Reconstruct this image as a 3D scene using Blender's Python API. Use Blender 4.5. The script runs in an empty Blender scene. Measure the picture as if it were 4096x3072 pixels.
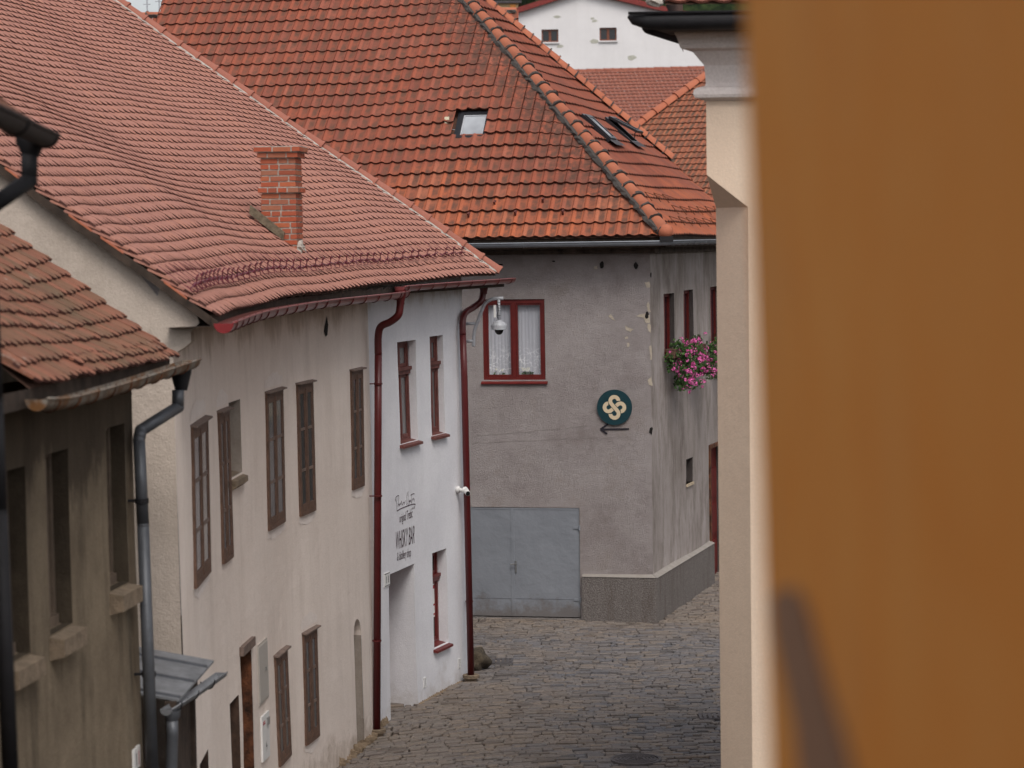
import bpy, math, random
from mathutils import Vector, Matrix, noise

# ------------------------------------------------------------------ camera, world, sun
SC = bpy.context.scene
COL = SC.collection
rad = math.radians
V = Vector
FPX = 85.0 / 36.0 * 4096.0
PITCH, ROLL, EYE = rad(3.367), rad(0.8), 7.0
CAM = V((0, 0, EYE))
FWD = V((0, math.cos(PITCH), -math.sin(PITCH)))
_R0 = V((1, 0, 0)); _U0 = V((0, math.sin(PITCH), math.cos(PITCH)))
CR = _R0 * math.cos(ROLL) - _U0 * math.sin(ROLL)
CU = _U0 * math.cos(ROLL) + _R0 * math.sin(ROLL)
cd = bpy.data.cameras.new('camera')
cam = bpy.data.objects.new('camera', cd); COL.objects.link(cam)
cd.lens = 85; cd.sensor_width = 36; cd.clip_start = 0.05; cd.clip_end = 3000
mw = Matrix.Identity(4)
for i in range(3):
    mw[i][0] = CR[i]; mw[i][1] = CU[i]; mw[i][2] = -FWD[i]; mw[i][3] = CAM[i]
cam.matrix_world = mw
cd.dof.use_dof = True; cd.dof.focus_distance = 38.0; cd.dof.aperture_fstop = 2.4
SC.camera = cam
SC.view_settings.view_transform = 'Standard'; SC.view_settings.look = 'None'
SC.view_settings.exposure = 0.47; SC.view_settings.gamma = 1.0

SUN_EL, SUN_AZ = rad(52), rad(163)      # azimuth measured from +Y towards +X
W = bpy.data.worlds.new("World"); SC.world = W; W.use_nodes = True
wn, wl = W.node_tree.nodes, W.node_tree.links
wn.clear()
wo = wn.new('ShaderNodeOutputWorld'); bg = wn.new('ShaderNodeBackground')
sky = wn.new('ShaderNodeTexSky'); sky.sky_type = 'NISHITA'; sky.sun_disc = False
sky.sun_elevation = SUN_EL; sky.sun_rotation = SUN_AZ; sky.dust_density = 3.0; sky.air_density = 1.0
hs = wn.new('ShaderNodeHueSaturation'); hs.inputs['Saturation'].default_value = 0.22
tc = wn.new('ShaderNodeTexCoord'); cn = wn.new('ShaderNodeTexNoise'); cn.inputs['Scale'].default_value = 3.0
cn.inputs['Detail'].default_value = 6
cm = wn.new('ShaderNodeMapRange'); cm.inputs['To Min'].default_value = 0.82; cm.inputs['To Max'].default_value = 1.15
mx = wn.new('ShaderNodeVectorMath'); mx.operation = 'SCALE'
wl.new(sky.outputs[0], hs.inputs['Color']); wl.new(tc.outputs['Generated'], cn.inputs['Vector'])
wl.new(cn.outputs['Fac'], cm.inputs['Value']); wl.new(hs.outputs[0], mx.inputs[0]); wl.new(cm.outputs[0], mx.inputs['Scale'])
wl.new(mx.outputs[0], bg.inputs['Color']); wl.new(bg.outputs[0], wo.inputs[0])
bg.inputs['Strength'].default_value = 0.115

sl = bpy.data.lights.new('sun', 'SUN'); sl.energy = 1.05; sl.angle = rad(28); sl.color = (1.0, 0.94, 0.86)
sun = bpy.data.objects.new('sun', sl); COL.objects.link(sun)
sdir = V((math.sin(SUN_AZ) * math.cos(SUN_EL), math.cos(SUN_AZ) * math.cos(SUN_EL), math.sin(SUN_EL)))
sun.rotation_euler = sdir.to_track_quat('Z', 'Y').to_euler()
sun.location = sdir * 60

random.seed(7)
rnd = random.uniform

# ------------------------------------------------------------------ pixel -> point helpers (pixels of the 4096 x 3072 photograph)
def ray(px, py): return FWD * FPX + CR * (px - 2048.0) - CU * (py - 1536.0)
def at(px, py, D):
    d = ray(px, py); return CAM + d * (D / d.y)
def onz(px, py, z=0.0):
    d = ray(px, py); return CAM + d * ((z - EYE) / d.z)
def onpl(px, py, P, n):
    d = ray(px, py); return CAM + d * ((P - CAM).dot(n) / d.dot(n))
def proj(p):
    d = p - CAM; k = d.dot(FWD)
    return (2048 + FPX * d.dot(CR) / k, 1536 - FPX * d.dot(CU) / k)
def nz(x, y, z=0.0): return noise.noise(V((x, y, z)))
def smooth(pts, k=6):
    pts = [V(p) for p in pts]; out = []
    n = len(pts)
    for i in range(n - 1):
        p0 = pts[max(i - 1, 0)]; p1 = pts[i]; p2 = pts[i + 1]; p3 = pts[min(i + 2, n - 1)]
        for j in range(k):
            t = j / k
            out.append(0.5 * ((2 * p1) + (p2 - p0) * t + (2 * p0 - 5 * p1 + 4 * p2 - p3) * t * t + (3 * p1 - p0 - 3 * p2 + p3) * t ** 3))
    out.append(pts[-1]); return out

# ------------------------------------------------------------------ objects
BASE = {}
def prop(o, label=None, cat=None, group=None, kind=None):
    if label: o['label'] = label
    if cat: o['category'] = cat
    if group: o['group'] = group
    if kind: o['kind'] = kind
    return o
def thing(name, label, cat, loc, group=None):
    o = bpy.data.objects.new(name, None); COL.objects.link(o); o.location = loc
    o.empty_display_size = 0.2; BASE[o] = V(loc); return prop(o, label, cat, group)

class MB:
    def __init__(s): s.v = []; s.f = []; s.uv = []; s.at = []; s.slot = {}
    def add(s, vs, fs, uvs=None, at_=None):
        b = len(s.v); s.v += [V(p) for p in vs]; s.f += [tuple(i + b for i in f) for f in fs]
        s.uv += uvs if uvs else [(0, 0)] * len(vs); s.at += at_ if at_ else [0.0] * len(vs)
    def quad(s, a, b, c, d): s.add([a, b, c, d], [(0, 1, 2, 3)])
    def boxv(s, o, a, b, c):
        o = V(o); a = V(a); b = V(b); c = V(c)
        s.add([o, o + a, o + a + b, o + b, o + c, o + a + c, o + a + b + c, o + b + c],
              [(0, 3, 2, 1), (4, 5, 6, 7), (0, 1, 5, 4), (1, 2, 6, 5), (2, 3, 7, 6), (3, 0, 4, 7)])
    def box(s, c, sx, sy, sz):
        c = V(c); s.boxv(c - V((sx, sy, sz)) / 2, (sx, 0, 0), (0, sy, 0), (0, 0, sz))
    def prism(s, poly, ext):
        ext = V(ext); n = len(poly); poly = [V(p) for p in poly]
        s.add(poly + [p + ext for p in poly], [tuple(range(n))[::-1], tuple(range(n, 2 * n))] +
              [(i, (i + 1) % n, (i + 1) % n + n, i + n) for i in range(n)])
    def tube(s, path, r, n=10, cap=True, arc=None):
        path = [V(p) for p in path]; m = len(path); rings = []; up = None
        rr = r if isinstance(r, (list, tuple)) else [r] * m
        for i, p in enumerate(path):
            t = (path[min(i + 1, m - 1)] - path[max(i - 1, 0)]).normalized()
            if up is None:
                up = V((0, 0, 1)) if abs(t.z) < .9 else V((1, 0, 0))
            x = t.cross(up).normalized(); up = x.cross(t).normalized()
            if arc: ang = [arc[0] + (arc[1] - arc[0]) * k / n for k in range(n + 1)]
            else: ang = [2 * math.pi * k / n for k in range(n)]
            rings.append([p + (x * math.cos(a) + up * math.sin(a)) * rr[i] for a in ang])
        vs = [q for R_ in rings for q in R_]; k = len(rings[0]); fs = []
        for i in range(m - 1):
            for j in range(k - 1 if arc else k):
                j2 = (j + 1) % k; fs.append((i * k + j, i * k + j2, (i + 1) * k + j2, (i + 1) * k + j))
        if cap and not arc: fs += [tuple(range(k))[::-1], tuple(range((m - 1) * k, m * k))]
        s.add(vs, fs)
    def lathe(s, c, prof, n=24):
        c = V(c); vs = [c + V((r * math.cos(2 * math.pi * j / n), r * math.sin(2 * math.pi * j / n), z)) for r, z in prof for j in range(n)]
        fs = [(i * n + j, i * n + (j + 1) % n, (i + 1) * n + (j + 1) % n, (i + 1) * n + j) for i in range(len(prof) - 1) for j in range(n)]
        s.add(vs, fs)
    def ico(s, c, sx, sy, sz, amp=.2, seed=0, sub=3):
        n, m = 10 * sub // 2, 6 * sub // 2; vs = []; fs = []
        for i in range(m + 1):
            th = math.pi * i / m
            for j in range(n):
                ph = 2 * math.pi * j / n; d = V((math.sin(th) * math.cos(ph), math.sin(th) * math.sin(ph), math.cos(th)))
                k = 1 + amp * noise.noise(d * 1.6 + V((seed, seed, 0)))
                vs.append(V(c) + V((d.x * sx, d.y * sy, d.z * sz)) * k)
        for i in range(m):
            for j in range(n): fs.append((i * n + j, i * n + (j + 1) % n, (i + 1) * n + (j + 1) % n, (i + 1) * n + j))
        s.add(vs, fs)
    def build(s, name, mat, parent=None, smooth=False, label=None, base=None, mat2=None):
        me = bpy.data.meshes.new(name)
        b = BASE[parent] if parent is not None else (V(base) if base is not None else V((0, 0, 0)))
        me.from_pydata([tuple(p - b) for p in s.v], [], s.f)
        if any(u != (0, 0) for u in s.uv[:50]):
            ul = me.uv_layers.new(name='UVMap')
            li = [0] * len(me.loops); me.loops.foreach_get('vertex_index', li)
            flat = []
            for i in li: flat += s.uv[i]
            ul.data.foreach_set('uv', flat)
            a = me.attributes.new('stain', 'FLOAT', 'POINT'); a.data.foreach_set('value', s.at)
        me.materials.append(mat)
        if mat2:
            me.materials.append(mat2); me.polygons.foreach_set('material_index', [s.slot.get(i, 0) for i in range(len(s.f))])
        if smooth: me.polygons.foreach_set('use_smooth', [True] * len(me.polygons))
        me.update()
        o = bpy.data.objects.new(name, me); COL.objects.link(o)
        if parent is not None: o.parent = parent; BASE[o] = b
        else: o.location = b; BASE[o] = b
        if label: o['label'] = label
        return o

def build_each(mb, name, mat, parent=None, smooth=False):
    """every separate piece of mb becomes an object of its own"""
    par = list(range(len(mb.v)))
    def find(i):
        while par[i] != i: par[i] = par[par[i]]; i = par[i]
        return i
    for f in mb.f:
        for k in f[1:]: par[find(k)] = find(f[0])
    comp = {}
    for f in mb.f: comp.setdefault(find(f[0]), []).append(f)
    out = []
    for fs in comp.values():
        ids = sorted({i for f in fs for i in f}); mp = {i: k for k, i in enumerate(ids)}
        m = MB(); m.add([mb.v[i] for i in ids], [tuple(mp[i] for i in f) for f in fs]); out.append(m.build(name, mat, parent, smooth))
    return out

# ------------------------------------------------------------------ materials
class Mat:
    def __init__(s, name, rough=.85, metal=0.0, spec=.3):
        s.m = bpy.data.materials.new(name); s.m.use_nodes = True
        s.n = s.m.node_tree.nodes; s.l = s.m.node_tree.links
        s.b = s.n['Principled BSDF']; s.b.inputs['Roughness'].default_value = rough
        s.b.inputs['Metallic'].default_value = metal; s.b.inputs['Specular IOR Level'].default_value = spec
        s.pos = s.n.new('ShaderNodeNewGeometry')
    def mapped(s, sc):
        if sc == 1 or sc == (1, 1, 1): return s.pos.outputs['Position']
        v = s.n.new('ShaderNodeVectorMath'); v.operation = 'MULTIPLY'; v.inputs[1].default_value = sc
        s.l.new(s.pos.outputs['Position'], v.inputs[0]); return v.outputs[0]
    def noise(s, scale, detail=5, rough=.6, sc=(1, 1, 1), lo=0., hi=1., a=.3, b=.7, dist=0.):
        t = s.n.new('ShaderNodeTexNoise'); t.inputs['Scale'].default_value = scale; t.inputs['Detail'].default_value = detail
        t.inputs['Roughness'].default_value = rough; t.inputs['Distortion'].default_value = dist
        s.l.new(s.mapped(sc), t.inputs['Vector'])
        m = s.n.new('ShaderNodeMapRange'); m.inputs['From Min'].default_value = a; m.inputs['From Max'].default_value = b
        m.inputs['To Min'].default_value = lo; m.inputs['To Max'].default_value = hi
        s.l.new(t.outputs['Fac'], m.inputs['Value']); return m.outputs[0]
    def mix(s, f, a, b, mode='MIX'):
        m = s.n.new('ShaderNodeMix'); m.data_type = 'RGBA'; m.blend_type = mode
        for k, x in ((0, f), (6, a), (7, b)):
            if isinstance(x, (int, float)): m.inputs[k].default_value = x
            elif isinstance(x, tuple): m.inputs[k].default_value = (*x, 1) if len(x) == 3 else x
            else: s.l.new(x, m.inputs[k])
        return m.outputs[2]
    def math(s, op, a, b=0.0, clamp=False):
        m = s.n.new('ShaderNodeMath'); m.operation = op; m.use_clamp = clamp
        for k, x in ((0, a), (1, b)):
            if isinstance(x, (int, float)): m.inputs[k].default_value = x
            else: s.l.new(x, m.inputs[k])
        return m.outputs[0]
    def rng(s, x, a, b, lo=0., hi=1.):
        m = s.n.new('ShaderNodeMapRange'); s.l.new(x, m.inputs['Value'])
        for k, v in (('From Min', a), ('From Max', b), ('To Min', lo), ('To Max', hi)): m.inputs[k].default_value = v
        return m.outputs[0]
    def island(s): return s.pos.outputs['Random Per Island']
    def ramp(s, x, cols):
        r = s.n.new('ShaderNodeValToRGB'); s.l.new(x, r.inputs[0]); e = r.color_ramp.elements
        for i, (p, c) in enumerate(cols):
            el = e[i] if i < 2 else e.new(p)
            el.position = p; el.color = (*c, 1)
        return r.outputs[0]
    def z(s):
        x = s.n.new('ShaderNodeSeparateXYZ'); s.l.new(s.pos.outputs['Position'], x.inputs[0]); return x.outputs[2]
    def col(s, c):
        if isinstance(c, tuple): s.b.inputs['Base Color'].default_value = (*c, 1)
        else: s.l.new(c, s.b.inputs['Base Color'])
        return s
    def bump(s, h, dist=.01, strength=.6):
        b = s.n.new('ShaderNodeBump'); b.inputs['Distance'].default_value = dist; b.inputs['Strength'].default_value = strength
        s.l.new(h, b.inputs['Height']); s.l.new(b.outputs[0], s.b.inputs['Normal']); return s
    def rough(s, x): s.l.new(x, s.b.inputs['Roughness']); return s

def simple(name, c, rough=.6, metal=0., spec=.4, var=.25, scale=8, bump=.003):
    m = Mat(name, rough, metal, spec)
    f = m.noise(scale, 5)
    m.col(m.mix(f, tuple(x * (1 - var) for x in c), tuple(min(1, x * (1 + var)) for x in c)))
    if bump: m.bump(m.noise(scale * 4, 3), bump, .5)
    return m.m

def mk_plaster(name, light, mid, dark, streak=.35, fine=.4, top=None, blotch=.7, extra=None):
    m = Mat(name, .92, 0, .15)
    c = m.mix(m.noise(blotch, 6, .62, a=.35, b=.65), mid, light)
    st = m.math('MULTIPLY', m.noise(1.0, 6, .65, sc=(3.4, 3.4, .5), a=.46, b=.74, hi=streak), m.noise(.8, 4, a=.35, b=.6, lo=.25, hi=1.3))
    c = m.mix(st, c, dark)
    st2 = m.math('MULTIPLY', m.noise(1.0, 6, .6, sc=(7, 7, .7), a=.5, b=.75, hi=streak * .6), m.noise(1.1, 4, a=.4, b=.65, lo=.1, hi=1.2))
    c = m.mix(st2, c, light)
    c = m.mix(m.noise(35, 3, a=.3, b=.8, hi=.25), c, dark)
    if top:   # old unpainted band of plaster high on the wall, ragged lower border; on the dark house partly painted eave shade
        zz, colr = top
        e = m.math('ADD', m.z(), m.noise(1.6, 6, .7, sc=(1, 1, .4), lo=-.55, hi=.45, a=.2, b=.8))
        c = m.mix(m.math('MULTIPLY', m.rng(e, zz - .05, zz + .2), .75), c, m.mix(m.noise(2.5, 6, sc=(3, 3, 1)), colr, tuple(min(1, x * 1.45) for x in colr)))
    if extra: c = extra(m, c)
    m.col(c)
    h = m.math('ADD', m.noise(55, 4, .6), m.math('MULTIPLY', m.noise(6, 5), 1.6))
    m.bump(h, .006, fine); return m.m

def splash(top, colr, amt):
    def f(m, c):      # splash dirt with a ragged outline at the foot of the wall
        e = m.math('ADD', m.z(), m.noise(2.2, 7, .75, lo=-.45, hi=.45, a=.25, b=.75))
        return m.mix(m.math('MULTIPLY', m.rng(e, top, top - .35), m.noise(6, 5, lo=amt * .4, hi=amt)), c, colr)
    return f
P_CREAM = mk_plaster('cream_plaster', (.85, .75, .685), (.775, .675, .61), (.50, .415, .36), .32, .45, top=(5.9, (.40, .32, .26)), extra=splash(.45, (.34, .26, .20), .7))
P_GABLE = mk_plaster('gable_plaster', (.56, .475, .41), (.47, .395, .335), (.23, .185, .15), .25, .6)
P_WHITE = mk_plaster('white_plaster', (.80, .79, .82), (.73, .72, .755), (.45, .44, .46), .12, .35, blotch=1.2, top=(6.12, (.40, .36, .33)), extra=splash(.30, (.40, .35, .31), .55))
P_DARK = mk_plaster('dark_streaked_plaster', (.26, .205, .145), (.165, .128, .09), (.04, .03, .022), .8, .5, blotch=1.4, top=(5.15, (.035, .026, .02)))  # near-black top band: dark stain plus eave shade put into the colour
P_COL = mk_plaster('beige_paint_plaster', (.76, .595, .46), (.70, .54, .415), (.42, .33, .27), .12, .25, blotch=.8)
P_CORN = mk_plaster('dirty_white_cornice', (.84, .76, .73), (.77, .69, .66), (.22, .15, .12), .1, .4, blotch=3)
P_BARE = mk_plaster('bare_plaster', (.60, .50, .36), (.50, .40, .29), (.3, .22, .16), .2, .8, blotch=8)
P_FOOT = mk_plaster('crumbling_footing', (.30, .23, .16), (.22, .16, .11), (.10, .07, .05), .3, .9, blotch=8)
P_FAR = mk_plaster('far_white_wall', (.80, .78, .79), (.73, .71, .72), (.5, .47, .45), .12, .2, blotch=.5)
P_BEIGE = mk_plaster('far_beige_wall', (.50, .36, .20), (.42, .30, .17), (.3, .2, .1), .2, .2)

P_REVEAL = mk_plaster('dark_reveal_plaster', (.10, .085, .08), (.075, .062, .06), (.03, .025, .022), .4, .5, blotch=3)  # window reveals coloured darker than the wall around them
P_REVEALD = mk_plaster('near_black_reveal', (.085, .066, .047), (.055, .042, .03), (.012, .009, .007), .6, .5, blotch=3)  # near-black tone for the reveals of the dark house
def mk_roughcast():
    m = Mat('grey_roughcast', .95, 0, .1)
    c = m.mix(m.noise(.8, 7, .65, a=.32, b=.68), (.25, .212, .205), (.40, .36, .355))
    c = m.mix(m.noise(3.0, 6, .7, a=.45, b=.75, hi=.6), c, (.41, .365, .36))
    c = m.mix(m.noise(1.6, 6, .7, a=.54, b=.72, hi=.5), c, (.20, .155, .125))
    c = m.mix(m.noise(70, 3, .6, a=.55, b=.8, hi=.25), c, (.60, .57, .55))
    c = m.mix(m.noise(60, 3, .6, a=.55, b=.8, hi=.3), c, (.14, .12, .11))
    m.col(c); m.bump(m.math('ADD', m.noise(60, 5, .75), m.noise(4, 6)), .016, .7); return m.m
P_ROUGH = mk_roughcast()
def mk_side():
    m = Mat('grey_streaked_plaster', .95, 0, .1)
    c = m.mix(m.noise(.9, 6, sc=(1, 1, .6), a=.35, b=.65), (.29, .25, .23), (.42, .37, .355))
    c = m.mix(m.noise(1, 8, .75, sc=(2.6, 2.6, .9), a=.46, b=.68, hi=.75), c, (.15, .12, .10))
    c = m.mix(m.noise(1, 6, .7, sc=(8, 8, .8), a=.5, b=.72, hi=.35), c, (.17, .14, .12))
    c = m.mix(m.noise(1, 7, .7, sc=(4, 4, 1.3), a=.6, b=.75, hi=.5), c, (.52, .48, .46))
    m.col(c); m.bump(m.noise(40, 5, .7), .012, .7); return m.m
P_SIDE = mk_side()
def mk_plinth():
    m = Mat('concrete_plinth', .95, 0, .1)
    c = m.mix(m.noise(45, 4, .7, a=.4, b=.65), (.155, .135, .125), (.29, .26, .245))
    c = m.mix(m.noise(1.2, 6, sc=(4, 4, .6), a=.5, b=.7, hi=.6), c, (.12, .09, .075))
    m.col(c); m.bump(m.noise(45, 4, .7), .02, .9); return m.m
P_PLINTH = mk_plinth()
def mk_yellow():
    m = Mat('ochre_plaster', .9, 0, .2)
    c = m.mix(m.noise(6, 5, a=.3, b=.7), (.88, .33, .062), (.92, .40, .10))
    c = m.mix(m.noise(3, 4, sc=(1, 3, .8), a=.55, b=.75, hi=.6), c, (.58, .31, .16))
    m.col(c); m.bump(m.noise(120, 4), .002, .5); return m.m
P_YELLOW = mk_yellow()

def mk_biber(name, cols, lich=0.0):
    m = Mat(name, .8, 0, .3)
    c = m.ramp(m.island(), cols)
    c = m.mix(m.noise(.45, 5, a=.35, b=.65, hi=.35), c, cols[-1][1])
    c = m.mix(m.noise(25, 4, a=.4, b=.8, hi=.25), c, tuple(x * .6 for x in cols[0][1]))
    if lich:
        c = m.mix(m.noise(1.1, 7, .75, a=.55, b=.72, hi=lich), c, (.10, .085, .05))
        c = m.mix(m.noise(2.2, 8, .8, sc=(1.2, 1, 1), a=.6, b=.68, hi=.75), c, (.42, .40, .34))
    m.col(c); m.bump(m.noise(60, 4), .003, .5); return m.m
T_PINK = mk_biber('salmon_clay_tiles', [(0, (.345, .158, .122)), (.35, (.40, .187, .145)), (.7, (.37, .172, .133)), (1, (.42, .19, .137))])
T_OLD = mk_biber('weathered_clay_tiles', [(0, (.15, .07, .045)), (.3, (.27, .105, .065)), (.55, (.20, .10, .06)), (.8, (.15, .085, .052)), (1, (.29, .12, .075))], .75)

def mk_pan(name, lo, hi, dark, zlo, zhi, stain=.8):
    """clay interlocking tile: each tile its own tone, a dark weathered patch in the pan, dark run-off under the hip"""
    m = Mat(name, .8, 0, .3)
    a = m.ramp(m.island(), [(0, lo[0]), (.4, lo[1]), (.75, lo[2]), (1, lo[3])])
    b = m.ramp(m.island(), [(0, hi[0]), (.4, hi[1]), (.75, hi[2]), (1, hi[3])])
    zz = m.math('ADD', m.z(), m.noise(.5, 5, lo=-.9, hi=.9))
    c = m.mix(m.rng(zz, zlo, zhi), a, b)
    uv = m.n.new('ShaderNodeUVMap'); sp = m.n.new('ShaderNodeSeparateXYZ'); m.l.new(uv.outputs[0], sp.inputs[0])
    u = sp.outputs[0]
    pan = m.math('MULTIPLY', m.rng(u, .30, .42), m.rng(u, .98, .80))
    k = m.noise(5.0, 5, .6, sc=(1, 1, .6), a=.30, b=.62)
    c = m.mix(m.math('MULTIPLY', m.math('MULTIPLY', pan, k), stain), c, dark)
    c = m.mix(m.noise(40, 4, a=.45, b=.8, hi=.4), c, tuple(x * .8 for x in dark))
    at_ = m.n.new('ShaderNodeAttribute'); at_.attribute_name = 'stain'
    s2 = m.math('MULTIPLY', at_.outputs['Fac'], m.noise(1, 5, sc=(9, 9, 1.2), a=.42, b=.55))
    c = m.mix(m.math('MULTIPLY', s2, .75), c, (.075, .04, .03))
    m.col(c); m.bump(m.noise(50, 4), .004, .5); return m.m
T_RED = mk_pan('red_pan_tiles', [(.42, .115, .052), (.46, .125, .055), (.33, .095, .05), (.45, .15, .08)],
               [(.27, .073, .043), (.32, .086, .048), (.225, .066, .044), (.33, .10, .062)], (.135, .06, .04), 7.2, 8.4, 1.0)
T_FARD = mk_pan('far_orange_tiles', [(.42, .14, .07), (.36, .12, .065), (.30, .10, .06), (.45, .17, .09)],
                [(.40, .13, .07), (.34, .11, .06), (.28, .10, .06), (.42, .15, .08)], (.10, .065, .045), 5, 6, 1.0)
T_FARC = mk_pan('far_red_tiles', [(.33, .115, .075), (.31, .105, .07), (.29, .10, .068), (.34, .12, .08)],
                [(.33, .115, .075), (.31, .105, .07), (.29, .10, .068), (.34, .12, .08)], (.17, .075, .055), 5, 6, .8)
T_RIDGE = mk_biber('orange_ridge_tiles', [(0, (.42, .135, .075)), (.5, (.46, .155, .085)), (1, (.39, .13, .078))])
T_RIDGEP = mk_biber('salmon_ridge_tiles', [(0, (.31, .115, .08)), (.5, (.35, .135, .095)), (1, (.33, .12, .085))])
DECK = simple('roof_deck', (.10, .05, .035), .95)
MORTAR = simple('dark_mortar', (.07, .06, .055), .95, scale=30, bump=.01)
MORTARL = simple('light_mortar', (.42, .38, .34), .95, scale=25, var=.35, bump=.01)
T_EDGE = simple('shadow_tile_edge', (.075, .028, .022), .9)  # tile lips coloured dark to deepen the shadow line under each row
T_EDGE2 = simple('shadow_red_tile_edge', (.09, .025, .015), .9)  # same painted row shadow for the red pan tiles
BRICKM = mk_biber('chimney_brick', [(0, (.25, .07, .045)), (.3, (.40, .09, .045)), (.6, (.34, .10, .06)), (.8, (.30, .15, .10)), (1, (.46, .13, .06))])
REDP = simple('oxblood_paint', (.095, .009, .010), .42, 0, .5, var=.15, scale=3, bump=.001)
REDG = simple('wine_gutter', (.20, .045, .045), .3, .1, .6, var=.2, scale=4, bump=.001)
REDW = simple('red_window_paint', (.12, .011, .009), .45, 0, .45, var=.2, scale=6, bump=.001)
RUSTRED = simple('dull_red_brown_paint', (.135, .042, .034), .6, var=.3, scale=9)
BROWN = simple('brown_window_paint', (.12, .066, .045), .6, var=.3, scale=12)
BROWNL = simple('greyed_brown_board', (.17, .12, .10), .7, var=.3, scale=12)
BLACKM = simple('dark_opening', (.012, .009, .008), .9, var=.3)
RUST = simple('rusty_reveal', (.10, .035, .015), .9, var=.8, scale=7, bump=.01)
STONE = simple('sandstone_sill', (.20, .15, .105), .9, var=.3, scale=12, bump=.01)
GALV = simple('galvanised_pipe', (.10, .105, .118), .5, .35, .5, var=.2, scale=3)
GUTG = simple('blue_grey_gutter', (.235, .25, .28), .45, .3, .5, var=.15, scale=3)
BLK = simple('black_pipe', (.013, .012, .014), .7, .0, .3)
def mk_rustg():
    m = Mat('rusty_galvanised', .6, .3, .4)
    c = m.mix(m.noise(5, 6, .7, a=.42, b=.6), (.24, .22, .19), (.17, .075, .025))
    m.col(m.mix(m.noise(9, 5, a=.5, b=.7, hi=.7), c, (.05, .03, .02))); m.bump(m.noise(30, 4), .004, .5); return m.m
GRUST = mk_rustg()
TIN = simple('weathered_tin', (.22, .225, .24), .55, .35, .5, var=.3, scale=5)
DOORG = simple('grey_blue_door_paint', (.225, .24, .27), .5, .05, .4, var=.1, scale=1.5, bump=.004)
def mk_doorpaint():
    m = Mat('grey_blue_garage_paint', .5, .05, .4)
    c = m.mix(m.noise(1.5, 5), (.205, .218, .245), (.245, .26, .29))
    c = m.mix(m.noise(14, 7, .8, a=.66, b=.72, hi=.7), c, (.12, .07, .045))
    e = m.math('ADD', m.z(), m.noise(3, 7, .75, lo=-.25, hi=.25, a=.3, b=.7))
    c = m.mix(m.rng(e, .42, .16, 0, .6), c, (.13, .10, .08))
    m.col(c); m.bump(m.noise(2.5, 4), .02, .5); return m.m
DOORP = mk_doorpaint()
STEEL = simple('steel', (.4, .4, .4), .3, .8, .5)
GREYP = simple('light_grey_paint', (.42, .43, .46), .5, .1, .4, var=.1)
WPLAST = simple('white_plastic', (.72, .71, .70), .45, 0, .4, var=.06)
CREAMP = simple('cream_plastic', (.72, .66, .48), .5, var=.05)
DOME = simple('smoked_dome', (.01, .01, .012), .1, 0, .6, var=.1, bump=0)
WOODD = simple('dark_weathered_fascia', (.045, .03, .022), .9, var=.5, scale=6)
WOODG = simple('old_grey_beam', (.16, .13, .09), .95, var=.5, scale=18, bump=.02)
SGN = simple('deep_green_enamel', (.004, .035, .045), .4, 0, .5, var=.1)
SCREAM = simple('cream_emblem', (.62, .50, .34), .6, var=.05)
INK = simple('dark_plum_lettering', (.055, .022, .035), .8, var=.3, scale=20, bump=0)
INKB = simple('black_paint', (.015, .012, .02), .6, bump=0)
INKR = simple('red_digits', (.35, .02, .03), .6, bump=0)
LEAD = simple('lead_flashing', (.07, .06, .065), .6, .2, .4, var=.3, scale=10)
FRAMEK = simple('black_skylight_frame', (.018, .018, .022), .3, .2, .5, var=.1, bump=0)
IRON = simple('cast_iron', (.12, .11, .115), .6, .4, .4, scale=14)
LEAF = None
def mk_leaf(name, a, b):
    m = Mat(name, .6, 0, .3); m.col(m.mix(m.island(), a, b)); return m.m
LEAF = mk_leaf('geranium_leaf', (.012, .035, .008), (.05, .11, .02))
PETAL = mk_leaf('pink_petal', (.62, .06, .30), (.78, .20, .48))
PETALW = mk_leaf('white_petal', (.7, .7, .65), (.8, .78, .7))
STEM = simple('brown_stem', (.08, .05, .03), .8)
def mk_glass(name, base, r=.08, spec=.5, curtain=False):
    m = Mat(name, r, 0, spec); n = m.noise(1.1, 3, sc=(1, 1, .5), a=.35, b=.65)
    c = m.mix(n, tuple(x * .5 for x in base), base)
    m.col(c); m.bump(m.noise(1.5, 2), .004, .25)
    return m.m
GLASS = mk_glass('old_window_glass', (.085, .085, .092), .1, .8)
GLASSC = mk_glass('window_glass_with_net_curtain', (.22, .21, .21), .15, .5)
GLASSB = mk_glass('dark_window_glass', (.02, .022, .03), .05, .5)
GLASSSKY = mk_glass('skylight_glass', (.50, .52, .56), .12, .6)
def mk_lace():
    m = Mat('lace_curtain', .9, 0, .1)
    fold = m.noise(1, 3, sc=(26, 26, .3), a=.35, b=.65)
    c = m.mix(fold, (.47, .48, .53), (.56, .57, .62))
    t = m.n.new('ShaderNodeTexVoronoi'); t.inputs['Scale'].default_value = 11; t.feature = 'DISTANCE_TO_EDGE'
    m.l.new(m.pos.outputs['Position'], t.inputs['Vector'])
    e = m.math('MULTIPLY', m.rng(t.outputs['Distance'], .10, .02), m.noise(9, 4, a=.4, b=.6))
    low = m.rng(m.z(), 5.25, 4.75)
    c = m.mix(m.math('MULTIPLY', m.math('MULTIPLY', e, low), .85), c, (.93, .94, .96))
    m.col(c); return m.m
LACE = mk_lace()
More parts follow.
